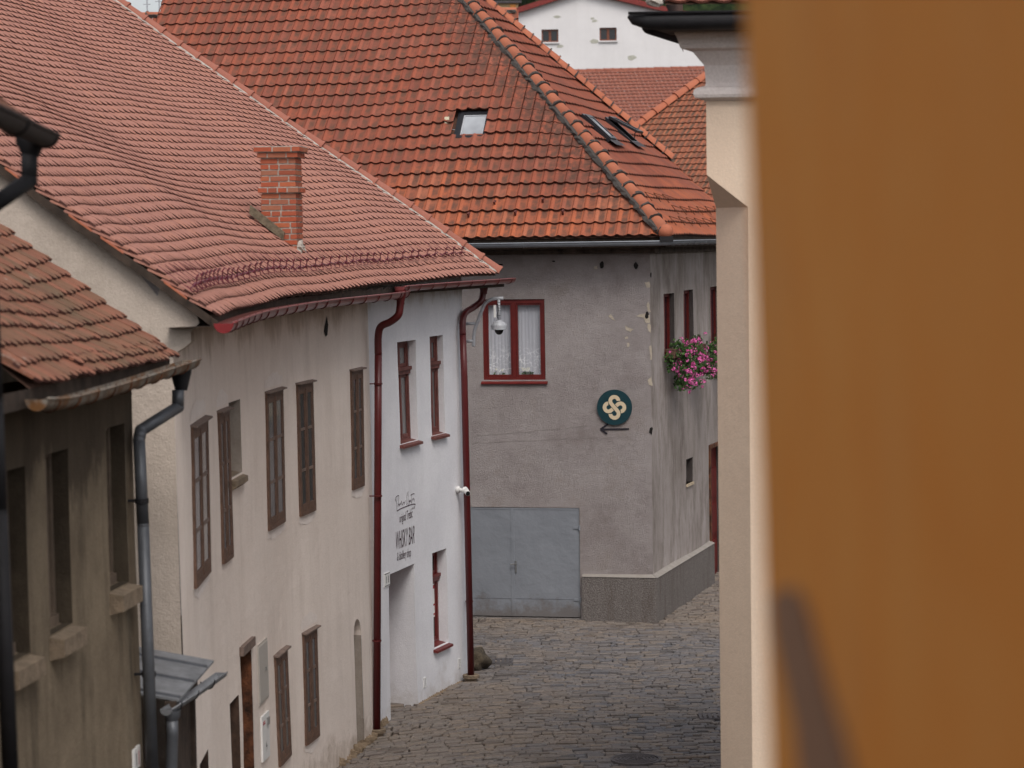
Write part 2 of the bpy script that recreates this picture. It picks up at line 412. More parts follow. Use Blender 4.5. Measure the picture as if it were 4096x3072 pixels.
def mk_clear():
    m = Mat('clear_pane'); n, l = m.n, m.l
    t = n.new('ShaderNodeBsdfTransparent'); g = n.new('ShaderNodeBsdfGlossy'); g.inputs['Roughness'].default_value = .05
    mxs = n.new('ShaderNodeMixShader'); mxs.inputs[0].default_value = .12
    l.new(t.outputs[0], mxs.inputs[1]); l.new(g.outputs[0], mxs.inputs[2]); l.new(mxs.outputs[0], n['Material Output'].inputs[0]); return m.m
CLEAR = mk_clear()
def mk_cobble():
    m = Mat('cobblestone', .55, 0, .4)
    c = m.ramp(m.island(), [(0, (.075, .068, .068)), (.25, (.205, .178, .165)), (.45, (.135, .126, .13)), (.6, (.22, .18, .15)), (.78, (.12, .12, .135)), (1, (.175, .16, .16))])
    c = m.mix(m.noise(.6, 5, a=.52, b=.7, hi=.45), c, (.24, .18, .13))
    sx = m.n.new('ShaderNodeSeparateXYZ'); m.l.new(m.pos.outputs['Position'], sx.inputs[0])
    wob = m.noise(.9, 5, lo=-1.2, hi=1.2)
    near = m.math('MULTIPLY', m.rng(m.math('ADD', sx.outputs[0], wob), 1.2, -.6), m.rng(m.math('ADD', sx.outputs[1], wob), 39.5, 37.5))
    far = m.rng(m.math('ADD', sx.outputs[1], wob), 42.0, 43.5)
    brown = m.math('MULTIPLY', m.math('MAXIMUM', near, far), .36)
    c = m.mix(brown, c, m.ramp(m.island(), [(0, (.15, .10, .065)), (.4, (.27, .205, .14)), (.7, (.20, .14, .095)), (1, (.31, .24, .16))]))
    c = m.mix(m.noise(22, 5, a=.4, b=.75, hi=.45), c, (.06, .05, .045))
    m.col(c); m.bump(m.noise(25, 5), .012, .6); return m.m
COBBLE = mk_cobble()
def mk_joint():
    m = Mat('street_sand_and_moss', .95, 0, .1)
    c = m.mix(m.noise(12, 4), (.016, .012, .009), (.04, .028, .02))
    c = m.mix(m.noise(1.3, 7, .75, a=.56, b=.64, hi=.9), c, (.045, .07, .012))
    m.col(c); m.bump(m.noise(40, 4), .01, .6); return m.m
JOINT = mk_joint()
def mk_hill():
    m = Mat('wooded_hill', .95, 0, .05)
    m.col(m.mix(m.noise(.35, 8, .8, a=.42, b=.6), (.008, .014, .008), (.035, .05, .02))); return m.m
HILL = mk_hill()

# ------------------------------------------------------------------ ground
g = MB(); g.quad((-900, -300, -.035), (900, -300, -.035), (900, 1500, -.035), (-900, 1500, -.035))
prop(g.build('street_base', JOINT), kind='structure')

def cobbles():
    mb = MB(); y = 29.0
    while y < 56:
        far = y > 47
        h = rnd(.085, .135) if y < 50 else rnd(.16, .24)
        x = -3.2 + rnd(0, .2)
        xr = max(3.3, 1.6 + (y - 29) * .35)
        ph = rnd(0, 9)
        while x < xr:
            w = rnd(.14, .32) if rnd(0, 1) < .75 else rnd(.09, .15)
            def bend(px, py):
                k = max(0.0, 1.0 - px) * max(0.0, min(1, (41 - py) / 6))
                return V((px + .02 * nz(px * 2, py * 2, 5), py + .07 * nz(px * .7, py * .5, 1) - .10 * k * k + .05 * nz(px * 1.9, py * 1.3, 3), 0.02 * nz(px * .5, py * .5, 8)))
            if not facade_inside(x + w / 2, y + h / 2):
                gp = rnd(.005, .011); t = rnd(.0, .028)
                x0, x1, y0, y1 = x + gp * .7, x + w - gp * .7, y + gp * 2.0, y + h - gp * .9
                js = [rnd(-.014, .014) for _ in range(8)]
                bc = [(x0 + js[0], y0 + js[1]), (x1 + js[2], y0 + js[3]), (x1 + js[4], y1 + js[5]), (x0 + js[6], y1 + js[7])]
                i_ = .012; cx = (x0 + x1) / 2; cy = (y0 + y1) / 2
                lo = [bend(*q) + V((0, 0, -.035)) for q in bc]
                md = [bend(q[0], q[1]) + V((0, 0, -.006 + t)) for q in bc]
                hi = [bend(q[0] + (i_ if q[0] < cx else -i_), q[1] + (i_ if q[1] < cy else -i_)) + V((0, 0, .006 + t + rnd(-.004, .004))) for q in bc]
                mb.add(lo + md + hi, [(8, 9, 10, 11)] + [(a, (a + 1) % 4, (a + 1) % 4 + 4, a + 4) for a in range(4)] +
                       [(a + 4, (a + 1) % 4 + 4, (a + 1) % 4 + 8, a + 8) for a in range(4)])
            x += w
        y += h
    return mb

# ------------------------------------------------------------------ facade curve of the cream and white houses
_k = [(700, 2100, 21.6), (708, 2200, 22.2), (805, 2020, 24.4), (905, 1945, 26.3), (1098, 1845, 29.3), (1222, 1790, 30.9), (1430, 1715, 33.5),
      (1488, 1700, 34.6), (1610, 1750, 36.0), (1745, 1720, 37.5), (1858, 1720, 38.7)]
_kn = [at(*k) for k in _k]; _kn[0] = _kn[1] + V((-.02, -1.0, 0))
_kn = [V((p.x, p.y, 0)) for p in _kn]
FCRV = smooth(_kn, 8)[8:]
FL = [0.0]
for i in range(1, len(FCRV)): FL.append(FL[-1] + (FCRV[i] - FCRV[i - 1]).length)
def fP(s):
    if s <= 0:
        d = (FCRV[1] - FCRV[0]).normalized(); return FCRV[0] + d * s, d
    for i in range(1, len(FCRV)):
        if s <= FL[i] or i == len(FCRV) - 1:
            d = (FCRV[i] - FCRV[i - 1]); t = (s - FL[i - 1]) / d.length
            a = (FCRV[min(i + 1, len(FCRV) - 1)] - FCRV[max(i - 2, 0)]).normalized()
            return FCRV[i - 1] + d * t, a
def fN(s):
    d = fP(s)[1]; return V((d.y, -d.x, 0))
S_END = FL[-1]
LEAN = .008
def fwob(s, z): return .022 * nz(s * .5, z * .45, 2) + .008 * nz(s * 1.7, z * 1.5, 6) + LEAN * (6.3 - z)
def fpt(s, z, off=0.0):
    p = fP(s)[0] + fN(s) * (off + fwob(s, z)); return V((p.x, p.y, z))
def fhit(px, py, off=0.0):
    """(s, z) of the facade point seen at a pixel"""
    d = ray(px, py); lo, hi = -1.5, S_END + 1.5
    z = 3.0
    for it in range(4):
        a, b = lo, hi
        for _ in range(34):
            m = (a + b) / 2; p = fpt(m, z, off)
            if p.x * d.y - p.y * d.x < 0: a = m
            else: b = m
        p = fpt(a, z, off); z = EYE + d.z / d.y * p.y
    return a, z
def facade_inside(x, y):
    if y < 22 or y > 38.9: return False
    for i in range(1, len(FCRV)):
        if FCRV[i].y >= y:
            t = (y - FCRV[i - 1].y) / (FCRV[i].y - FCRV[i - 1].y); return x < FCRV[i - 1].x + (FCRV[i].x - FCRV[i - 1].x) * t - .9
    return False
S_J = fhit(1490, 2000)[0]      # joint between cream and white house

def sheet(mb, pt, s0, s1, z0, ztop, ops, ds=.35, dz=.4, rv=None):
    """wall sheet with openings that have real reveals; ops = list of (s0,s1,z0,z1,depth)"""
    zt = max(ztop(s0), ztop(s1), ztop((s0 + s1) / 2))
    ss = {s0, s1}; zs = {z0, zt}
    for o in ops: ss |= {o[0], o[1]}; zs |= {o[2], o[3]}
    def fill(vals, step):
        v = sorted(vals); out = [v[0]]
        for a, b in zip(v, v[1:]):
            n = max(1, int(round((b - a) / step)))
            out += [a + (b - a) * k / n for k in range(1, n + 1)]
        return out
    ss = [x for x in fill(ss, ds) if s0 - 1e-6 <= x <= s1 + 1e-6]; zs = [z for z in fill(zs, dz) if z0 - 1e-6 <= z <= zt + 1e-6]
    idx = {}; vs = []; fs = []
    def vid(i, j):
        if (i, j) not in idx:
            idx[(i, j)] = len(vs); s_ = ss[i]; z_ = z0 + (zs[j] - z0) * ((ztop(s_) - z0) / (zt - z0)) if zs[j] > zt - .35 else zs[j]
            z_ = min(zs[j], ztop(s_)) if zs[j] > zt - 1.0 else zs[j]
            vs.append(pt(s_, z_, 0))
        return idx[(i, j)]
    for i in range(len(ss) - 1):
        for j in range(len(zs) - 1):
            cs = (ss[i] + ss[i + 1]) / 2; cz = (zs[j] + zs[j + 1]) / 2
            if any(o[0] < cs < o[1] and o[2] < cz < o[3] for o in ops): continue
            fs.append((vid(i, j), vid(i + 1, j), vid(i + 1, j + 1), vid(i, j + 1)))
    mb.add(vs, fs)
    wmb = mb
    for o in ops:
        a, b, c, d, dp = o[:5]; mb = rv if (rv is not None and dp > .1) else (None if rv is not None and dp in (.0999, .0998) else wmb)
        if mb is None: mb = wmb; continue
        S = [x for x in ss if a - 1e-6 <= x <= b + 1e-6]; Z = [z for z in zs if c - 1e-6 <= z <= d + 1e-6]
        for x0, x1 in zip(S, S[1:]):
            for zz in (c, d): mb.quad(pt(x0, zz, 0), pt(x1, zz, 0), pt(x1, zz, -dp), pt(x0, zz, -dp))
        for q0, q1 in zip(Z, Z[1:]):
            for xx in (a, b): mb.quad(pt(xx, q0, 0), pt(xx, q1, 0), pt(xx, q1, -dp), pt(xx, q0, -dp))

class Loc:
    """local frame on a wall: x along, y outward, z up"""
    def __init__(s, pt, s0, s1, z0, z1, off):
        s.o = pt(s0, z0, off); e = pt(s1, z0, off) - s.o; s.w = e.length; s.ex = e.normalized()
        s.h = z1 - z0; s.ez = V((0, 0, 1)); s.en = s.ex.cross(s.ez).normalized()
        t = pt(s0, z1, off) - s.o; s.ez = t.normalized()
    def p(s, x, y, z): return s.o + s.ex * x + s.en * y + s.ez * z
    def box(s, mb, x0, x1, y0, y1, z0, z1): mb.boxv(s.p(x0, y0, z0), s.ex * (x1 - x0), s.en * (y1 - y0), s.ez * (z1 - z0))

def cream_window(parent, r, label=None):
    """double casement, three panes high, frame almost flush with the wall, small hood board"""
    L = Loc(fpt, *r, .0); w, h = L.w, L.h; fw = .055; f = MB()
    for a in ((0, fw), (w - fw, w)): L.box(f, a[0], a[1], -.08, .028, 0, h)
    L.box(f, fw, w - fw, -.08, .028, h - fw, h); L.box(f, fw, w - fw, -.08, .034, 0, fw)
    mid = w / 2; L.box(f, mid - .03, mid + .03, -.06, .032, fw, h - fw)
    for a, b in ((fw + .004, mid - .038), (mid + .038, w - fw - .004)):
        L.box(f, a, a + .036, -.05, .026, fw, h - fw); L.box(f, b - .036, b, -.05, .026, fw, h - fw)
        L.box(f, a + .036, b - .036, -.05, .024, h - fw - .07, h - fw - .002); L.box(f, a + .036, b - .036, -.05, .027, fw + .002, fw + .09)
    wn_ = f.build('window', BROWN, parent, label=label)
    m = MB()
    for a, b in ((fw + .05, mid - .084), (mid + .084, w - fw - .05)):
        for k in (1, 2): L.box(m, a - .012, b + .012, -.05, .023, fw + (h - 2 * fw) * k / 3 - .018, fw + (h - 2 * fw) * k / 3 + .018)
    m.build('glazing_bars', BROWNL, wn_)
    gl = MB(); gl.quad(L.p(fw, .016, fw), L.p(w - fw, .016, fw), L.p(w - fw, .016, h - fw), L.p(fw, .016, h - fw)); gl.build('pane', GLASS, wn_)
    hd = MB(); hd.prism([L.p(-.02, -.02, h + .005), L.p(-.02, .07, h - .003), L.p(-.02, .07, h + .015), L.p(-.02, -.02, h + .03)], L.ex * (w + .06))
    hd.build('hood_board', BROWNL, wn_)
    return wn_

def transom_window(parent, r, depth, mf, pane=None, poster=False):
    L = Loc(fpt, *r, -depth); w, h = L.w, L.h; fw = .06; f = MB(); zt = h * .70
    for a in ((0, fw), (w - fw, w)): L.box(f, a[0], a[1], -.06, .0, 0, h)
    L.box(f, fw, w - fw, -.06, -.002, h - fw, h); L.box(f, fw, w - fw, -.06, -.002, 0, fw)
    L.box(f, w / 2 - .03, w / 2 + .03, -.06, .008, fw, zt - .05); L.box(f, w / 2 - .025, w / 2 + .025, -.06, -.004, zt + .06, h - fw)
    for a, b in ((fw + .003, w / 2 - .033), (w / 2 + .033, w - fw - .003)):
        for lo, hi in ((fw, zt - .05), (zt + .06, h - fw)):
            L.box(f, a, a + .04, -.05, -.012, lo, hi); L.box(f, b - .04, b, -.05, -.012, lo, hi)
            L.box(f, a + .04, b - .04, -.05, -.014, lo + .002, lo + .05); L.box(f, a + .04, b - .04, -.05, -.014, hi - .05, hi - .002)
    W_ = f.build('window', mf, parent)
    t = MB(); L.box(t, -.0, w, -.05, .03, zt - .05, zt + .01); L.box(t, -.0, w, -.05, .055, zt + .01, zt + .06); t.build('transom', mf, W_)
    gl = MB(); gl.quad(L.p(fw, -.03, fw), L.p(w - fw, -.03, fw), L.p(w - fw, -.03, h - fw), L.p(fw, -.03, h - fw)); gl.build('pane', pane or GLASSC, W_)
    s = MB(); s.prism([L.p(-.04, -.02, -.02), L.p(-.04, depth + .07, -.06), L.p(-.04, depth + .07, -.025), L.p(-.04, -.02, .03)], L.ex * (w + .06)); s.build('sill', mf, W_)
    return W_, L

# ------------------------------------------------------------------ roof tile builders
def biber(mb, S, a0, a1, n, rows, expo, w, v0=0.0, jit=.006, keep=None, tth=.020, lift=.044):
    da = (a1 - a0) / n
    for k in range(rows):
        v = v0 + k * expo; sh = .5 * (k % 2)
        for j in range(-1 if sh else 0, n):
            a = a0 + (j + .5 + sh) * da
            lo, hi = -1.0, 1.0
            if a - da / 2 < a0 - 1e-9: lo = 0.0
            if a + da / 2 > a1 + 1e-9: hi = 0.0
            if keep and not keep(a, v): continue
            O = S(a, v); ex = (S(a + da * .5, v) - S(a - da * .5, v)) * .482; ev = (S(a, v + expo * 2) - O)
            el = ev.length; ev = ev / el; n_ = ex.cross(ev).normalized()
            if n_.z < 0: n_ = -n_
            jv = rnd(-jit, jit); jr = rnd(-jit, jit) * .6; jh = rnd(0, .006)
            top = []; bot = []
            for x, dv in ((-1, .07), (-.7, .03), (-.28, .004), (.28, .004), (.7, .03), (1, .07)):
                x = min(max(x, lo), hi)
                p = O + ex * x + ev * (dv * w / .18 + jv + jr * x) + n_ * (lift + jh)
                top.append(p); bot.append(p - n_ * tth)
            e1 = O + ex * lo + ev * el * 1.02 + n_ * .006; e2 = O + ex * hi + ev * el * 1.02 + n_ * .006
            vs = top + [e2, e1] + bot + [e2 - n_ * tth, e1 - n_ * tth]
            fs = [tuple(range(8))] + [(i, i + 8, i + 9, i + 1) for i in range(6)] + [(7, 15, 8, 0)]
            b0 = len(mb.f); mb.add(vs, fs)
            for i in range(1, 6): mb.slot[b0 + i] = 1

PROF = [(0.0, .002), (.05, .009), (.12, .013), (.20, .011), (.28, .003), (.45, .0), (.65, -.001), (.86, .001), (.985, .006)]
def pan(mb, S, s0, s1, w, rows, expo, limL=None, limR=None, hole=None, stainf=None, detail=True, hs_=1.0):
    ncol = int((s1 - s0) / w) + 1
    pr = PROF if detail else [PROF[i] for i in (0, 2, 4, 6, 8)]
    for k in range(rows):
        v = k * expo
        for j in range(ncol):
            sj = s0 + j * w
            L0 = limL(v) if limL else -1e9; R0 = limR(v) if limR else 1e9
            L1 = limL(v + expo) if limL else -1e9; R1 = limR(v + expo) if limR else 1e9
            if sj + w < min(L0, L1) + .01 or sj > max(R0, R1) - .01: continue
            if hole and hole(sj + w / 2, v + expo / 2): continue
            jv = rnd(-.006, .006); jh = rnd(0, .005); O, ex, ev, n_ = S(sj, v)
            rows_ = []
            for (dv0, hh) in ((0, .022), (0, .050), (1, .010)):
                ring = []
                for x, hp in pr:
                    sx = sj + x * w; vv = dv0 * expo * 1.06
                    if dv0 == 0: vv += (-.024 * math.sin(math.pi * (x - .28) / .72) if x > .28 else .004) + jv
                    Lx = L0 + (L1 - L0) * min(1, max(0, vv / expo)); Rx = R0 + (R1 - R0) * min(1, max(0, vv / expo))
                    sx = min(max(sx, Lx), Rx)
                    ring.append((sx, vv, (hh + jh) + hp * hs_))
                rows_.append(ring)
            vs = []; uv = []; st = []
            for r, ring in enumerate(rows_):
                for (sx, vv, hh) in ring:
                    vs.append(O + ex * (sx - sj) + ev * vv + n_ * hh)
                    uv.append(((sx - sj) / w + .001, vv / expo + .001)); st.append(stainf(sx, v + vv) if stainf else 0.0)
            m = len(pr); fs = []
            for r in range(2):
                for i in range(m - 1): fs.append((r * m + i, r * m + i + 1, (r + 1) * m + i + 1, (r + 1) * m + i))
            b0 = len(mb.f); mb.add(vs, fs, uv, st)
            for i in range(m - 1): mb.slot[b0 + i] = 1

def ridge_tiles(tb, mo, A, B, n, r, upv, mside=None, fat=0.0):
    """overlapping half-round tiles from the low end A to the high end B"""
    d = (B - A) / n; t = d.normalized(); x = t.cross(upv).normalized(); u = x.cross(t).normalized()
    for k in range(n):
        O = A + d * k + x * rnd(-.012, .012) + u * rnd(-.008, .008); vs = []
        secs = ((-.04, 1.16 + fat), (.05, 1.14 + fat), (.055 + fat * .3, 1.0 + fat * .5), (1.04, .88))
        for q, sc in secs:
            for j in range(9):
                a = math.pi * j / 8
                vs.append(O + d * q + (x * math.cos(a) * r + u * (math.sin(a) * r * .95 - .03)) * sc)
        fs = [(i * 9 + j, i * 9 + j + 1, (i + 1) * 9 + j + 1, (i + 1) * 9 + j) for i in range(3) for j in range(8)] + [tuple(range(9))]
        tb.add(vs, fs)
        if mo is not None:
            p = O + d * .02; m = 11; vs = []
            for q in (-.10, .03):
                for j in range(m):
                    a = math.pi * (j / (m - 1) * 1.3 - .15); rr = r * (1.12 + rnd(-.06, .10))
                    vs.append(p + d * (q + rnd(-.02, .02)) + x * math.cos(a) * rr + u * (math.sin(a) * rr - .035))
            for j in range(m): vs.append(p - d * .1 + x * math.cos(math.pi * (j / (m - 1) * 1.3 - .15)) * r * .8 + u * (math.sin(math.pi * (j / (m - 1) * 1.3 - .15)) * r * .8 - .05))
            mo.add(vs, [(j, j + 1, j + 1 + m, j + m) for j in range(m - 1)] + [(j, j + 2 * m, j + 1 + 2 * m, j + 1) for j in range(m - 1)])
    if mside is not None:   # ragged mortar bedding along the side
        m_, sgn = mside; N = n * 4; vs = []
        for i in range(N + 1):
            p = A + (B - A) * i / N + x * sgn * r * .8
            vs += [p + u * .02, p + x * sgn * (.03 + rnd(0, .05)) + u * .0, p + x * sgn * (.04 + rnd(0, .06)) - u * .06]
        m_.add(vs, [(i * 3 + j, i * 3 + j + 1, i * 3 + 4 + j, i * 3 + 3 + j) for i in range(N) for j in (0, 1)])

def gutter(mb, path, r, lip=.012, n=10, caps=(True, True)):
    """half-round open gutter along a path with rolled lip"""
    path = [V(p) for p in path]; m = len(path); rings = []
    for i, p in enumerate(path):
        t = (path[min(i + 1, m - 1)] - path[max(i - 1, 0)]); t.z = 0; t.normalize(); x = V((t.y, -t.x, 0))
        rings.append([p + x * math.cos(a) * r + V((0, 0, math.sin(a) * r)) for a in [math.pi + math.pi * k / n for k in range(n + 1)]])
    for R2, off in ((rings, 0),):
        vs = [q for q in sum(rings, [])]; k = n + 1
        mb.add(vs, [(i * k + j, i * k + j + 1, (i + 1) * k + j + 1, (i + 1) * k + j) for i in range(m - 1) for j in range(n)])
        if caps[0]: mb.add(rings[0], [tuple(range(k))])
        if caps[1]: mb.add(rings[-1], [tuple(range(k))])
    mb.tube([R_[-1] + V((0, 0, .004)) for R_ in rings], lip, 8)
def gutter_hooks(mb, path, r, step, slant=0.0):
    path = [V(p) for p in path]; tot = 0; nxt = step * .5
    for a, b in zip(path, path[1:]):
        L_ = (b - a).length
        while nxt < tot + L_:
            p = a + (b - a) * ((nxt - tot) / L_); t = (b - a).normalized(); x = V((t.y, -t.x, 0)).normalized()
            pts = []
            for k in range(9):
                an = math.pi + math.pi * k / 8
                pts.append(p + x * math.cos(an) * (r + .006) + V((0, 0, math.sin(an) * (r + .006))) + t * rnd(-.003, .003))
            pts.append(pts[-1] + V((0, 0, .02)))
            mb.tube(pts, .006, 4); nxt += step
        tot += L_

# ================================================================== CREAM HOUSE and WHITE HOUSE
def eave_z(s):
    t = s / S_END; return 6.32 + .12 * t
house_c = thing('cream_house', 'long cream plastered house with salmon tile roof, brick chimney and brown narrow windows', 'house', (FCRV[0].x, FCRV[0].y, 0))
house_w = thing('white_house', 'white plastered end house between two dark red downpipes, lettered beside its doorway', 'house', (fP(S_J)[0].x, fP(S_J)[0].y, 0))

def rect(xl, xr, yt, yb, xm=None):
    """opening from its left edge, right edge, top-left y and bottom-left y in the photograph"""
    ym = (yt + yb) / 2
    s0, _ = fhit(xl, ym); s1, _ = fhit(xr - (5 if xl < 1480 else 0), ym)
    return (s0, s1, fhit(xl, yb)[1], fhit(xl, yt)[1])
cw = [rect(769, 834, 1706, 2366), rect(880, 925, 1647, 2264), rect(1065, 1136, 1573, 2128), rect(1190, 1259, 1538, 2070),
      rect(1404, 1455, 1484, 1962), rect(1104, 1159, 2622, 3080), rect(1215, 1275, 2535, 2988)]
niche = rect(925, 970, 1608, 1912)
niche = (cw[1][1] + .10, niche[1], niche[2], niche[3])
door_a = rect(974, 1020, 2610, 3400); door_a = (door_a[0], door_a[1], 0.05, door_a[3])
door_b = rect(930, 969, 2803, 3400); door_b = (door_b[0], min(door_b[1], door_a[0] - .08), 0.05, door_b[3])
win_c = rect(803, 843, 3052, 3300); win_c = (win_c[0], win_c[1], max(.6, win_c[3] - .7), win_c[3])
arch = rect(1421, 1456, 2480, 2990); arch = (arch[0], arch[1], -.05, arch[3])
ops = [(r[0] + .02, r[1] - .02, r[2] + .02, r[3] - .02, .095) for r in cw]
mb = MB(); rvc = MB(); sheet(mb, fpt, 0, S_J, -.15, lambda s: eave_z(s) + .05, ops + [(*niche, .0999), (*arch, .0998), (*door_a, .35), (*door_b, .35), (*win_c, .3)], .3, .35, rvc)
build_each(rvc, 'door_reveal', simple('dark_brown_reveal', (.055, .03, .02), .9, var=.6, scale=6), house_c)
rn = MB()
for o, dp in ((niche, .28), (arch, .16)):
    rn.add([fpt(o[0], o[2], 0), fpt(o[1], o[2], 0), fpt(o[1], o[3], 0), fpt(o[0], o[3], 0), fpt(o[0], o[2], -dp), fpt(o[1], o[2], -dp), fpt(o[1], o[3], -dp), fpt(o[0], o[3], -dp)],
           [(0, 1, 5, 4), (1, 2, 6, 5), (2, 3, 7, 6), (3, 0, 4, 7), (4, 5, 6, 7)])
build_each(rn, 'niche_reveal', mk_plaster('dark_grey_brown_plaster', (.36, .31, .27), (.29, .245, .21), (.16, .13, .11), .3, .6, blotch=4), house_c)  # niche and arch recesses coloured darker than the cream wall
# arch head fills the upper corners of the blocked doorway
a0, a1, az = arch[0], arch[1], arch[3]
am = (a0 + a1) / 2; ar = (a1 - a0) / 2
for sg in (0, 1):
    pts = []
    for k in range(7):
        an = math.pi / 2 * k / 6; s_ = am + (ar * math.cos(an)) * (1 if sg else -1); pts.append((s_, az - ar * 1.3 + ar * 1.3 * math.sin(an)))
    corner = (a1 if sg else a0, az)
    vs = [fpt(corner[0], corner[1], 0)] + [fpt(x, z, 0) for x, z in pts]
    mb.add(vs, [(0, i, i + 1) for i in range(1, 7)])
    for (x, z), (x2, z2) in zip(pts, pts[1:]): mb.quad(fpt(x, z, 0), fpt(x2, z2, 0), fpt(x2, z2, -.16), fpt(x, z, -.16))
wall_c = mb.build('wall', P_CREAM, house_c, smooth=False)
for i, r in enumerate(cw): cream_window(house_c, r)
for nm, o, mt in (('door', door_a, BLACKM), ('door', door_b, BLACKM), ('cellar_window', win_c, BLACKM)):
    L = Loc(fpt, *o, -.3 if nm == 'door' else -.25); d = MB(); w, h = L.w, L.h
    L.box(d, 0.005, w - .005, -.05, 0, 0.0, h - .005)
    if nm == 'door':
        for k in range(4): L.box(d, .06 + k * (w - .12) / 4, .04 + (k + 1) * (w - .12) / 4, 0, .02, .1, h - .15)
    else:
        for k in range(1, 4): d.tube([L.p(w * k / 4, .1, 0), L.p(w * k / 4, .1, h)], .012, 6)
    dd = d.build(nm, BROWN if nm == 'door' else BLACKM, house_c)
    if nm == 'door':
        hb = MB(); hb.tube([L.p(w * .82, .03, 1.0), L.p(w * .82, .08, 1.0), L.p(w * .7, .08, 1.0)], .012, 6); hb.build('handle', IRON, dd)
# rusted lining of the taller door, board over it
L = Loc(fpt, *door_a, 0); q = MB(); L.box(q, L.w - .03, L.w - .003, -.3, .012, 0, L.h - .01); q.build('door_lining', RUST, house_c)
q = MB(); L.box(q, -.03, L.w + .08, -.03, .05, L.h + .0, L.h + .1); q.build('lintel_board', BROWNL, house_c)
# niche sill
L = Loc(fpt, *niche, 0); q = MB(); q.prism([L.p(-.02, -.2, .03), L.p(-.02, .06, -.04), L.p(-.02, .06, -.10), L.p(-.02, .01, -.14), L.p(-.02, -.02, 0)], L.ex * (L.w + .05)); q.build('sill', STONE, house_c)
# patches of newer plaster round the window heads and feet
q = MB()
for i, r in enumerate(cw):
    for base, sg, hh in ((r[3] + .06, 1, .16), (r[2] - .0, -1, .14)):
        if rnd(0, 1) < .12: continue
        n = 14; vs = []
        for k in range(n + 1):
            s_ = r[0] - .03 + (r[1] - r[0] + .08) * k / n
            vs += [fpt(s_, base, .004), fpt(s_, base + sg * (hh * (.45 + .5 * abs(nz(s_ * 9, i, sg))) + hh * .5 * math.sin(math.pi * k / n)), .004)]
        q.add(vs, [(2 * k, 2 * k + 2, 2 * k + 3, 2 * k + 1) for k in range(n)])
build_each(q, 'plaster_patch', mk_plaster('patch_plaster', (.86, .78, .73), (.80, .71, .66), (.42, .35, .31), .1, .5, blotch=4), house_c)
# rough broken plaster at the foot of the wall and a hole under the eave
q = MB()
for k in range(26):
    s_ = S_J - .15 - k * .09 + rnd(-.03, .03)
    q.ico(fpt(s_, rnd(.0, .08), -.005), .09, .025, rnd(.03, .09), .6, k, 2)
q.build('broken_footing', P_FOOT, house_c)
hp = [fhit(x, y) for x, y in ((1295, 1325), (1300, 1295), (1306, 1262), (1311, 1300), (1308, 1340), (1301, 1347))]
q = MB(); q.add([fpt(a, b, .006) for a, b in hp], [tuple(range(6))]); q.build('wall_hole', BLACKM, house_c)

# --- white house front
ww = [rect(1596, 1667, 1368, 1780), rect(1723, 1776, 1346, 1745), rect(1733, 1791, 2212, 2598)]
dep = [.12, .10, .16]
wdoor = rect(1559, 1664, 2298, 2900); wdoor = (wdoor[0], wdoor[1], -.05, wdoor[3])
mb = MB(); sheet(mb, fpt, S_J, S_END, -.15, lambda s: eave_z(s) + .05, [(*r, d) for r, d in zip(ww, dep)] + [(*wdoor, .75)], .25, .3)
# return wall beyond the corner
c0 = fpt(S_END, 0, 0); nn = fN(S_END)
for k in range(8):
    z0_, z1_ = -.15 + k * .82, -.15 + (k + 1) * .82
    if k == 7: z1_ = eave_z(S_END) + .05
    for j in range(5):
        a = fpt(S_END, z0_, 0) - nn * j * 1.0; b = fpt(S_END, z1_, 0) - nn * j * 1.0
        mb.quad(a, a - nn * 1.0, b - nn * 1.0, b)
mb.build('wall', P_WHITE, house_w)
def notice(L, depth):
    o = thing('paper_notice', 'white and red paper notice behind the lower pane of the ground floor window', 'notice', L.p(.1, -.02, .5))
    q = MB(); q.boxv(L.p(L.w * .55, -.026, L.h * .28), L.ex * L.w * .32, L.en * .003, L.ez * L.h * .36); q.build('sheet', WPLAST, o)
    q = MB()
    for a, b in ((.58, .62), (.40, .42), (.30, .32)): q.boxv(L.p(L.w * .57, -.0228, L.h * a), L.ex * L.w * .28, L.en * .001, L.ez * L.h * (b - a))
    q.build('red_bands', INKR, o)
for r, d in zip(ww, dep): _W, _L = transom_window(house_w, r, d, RUSTRED if r is not ww[2] else REDW)
L = Loc(fpt, *wdoor, -.7); q = MB(); L.box(q, .005, L.w - .005, -.05, 0, 0, L.h - .005)
for k in range(2):
    for j in range(3): L.box(q, .1 + k * L.w * .45, .1 + k * L.w * .45 + L.w * .36, 0, .025, .15 + j * .62, .68 + j * .62)
dd = q.build('door', REDW, house_w); q = MB(); q.tube([L.p(.1, .03, 1.0), L.p(.1, .08, 1.0), L.p(.22, .08, 1.0)], .012, 6); q.build('handle', STEEL, dd)
for (x, yt, yb) in ((1698, 2712, 2752), (1836, 2636, 2674)):
    a, b = fhit(x - 4, yb), fhit(x + 4, yt); L = Loc(fpt, a[0], b[0], a[1], a[1] + .15, 0); q = MB()
    for zz in (0, L.h - .012): L.box(q, 0, L.w, 0, .012, zz, zz + .012)
    L.box(q, 0, .012, 0, .0115, .013, L.h - .013); L.box(q, L.w - .012, L.w, 0, .0115, .013, L.h - .013)
    for k in range(5): q.prism([L.p(.013, .0, .02 + k * .026), L.p(.013, .011, .014 + k * .026), L.p(.013, .011, .022 + k * .026)], L.ex * (L.w - .026))
    q.build('air_vent', WPLAST, house_w)
q = MB()   # flaked plaster beside the pipe foot
for k in range(9): q.ico(fpt(S_J + .08 + k * .05, .03 + .1 * abs(nz(k, 3)), -.012), .05, .02, .09, .6, k, 2)
for k in range(30): q.ico(fpt(wdoor[1] + .03 + k * .085, -.01, .0), .07, .025, .04, .6, k + 30, 2)
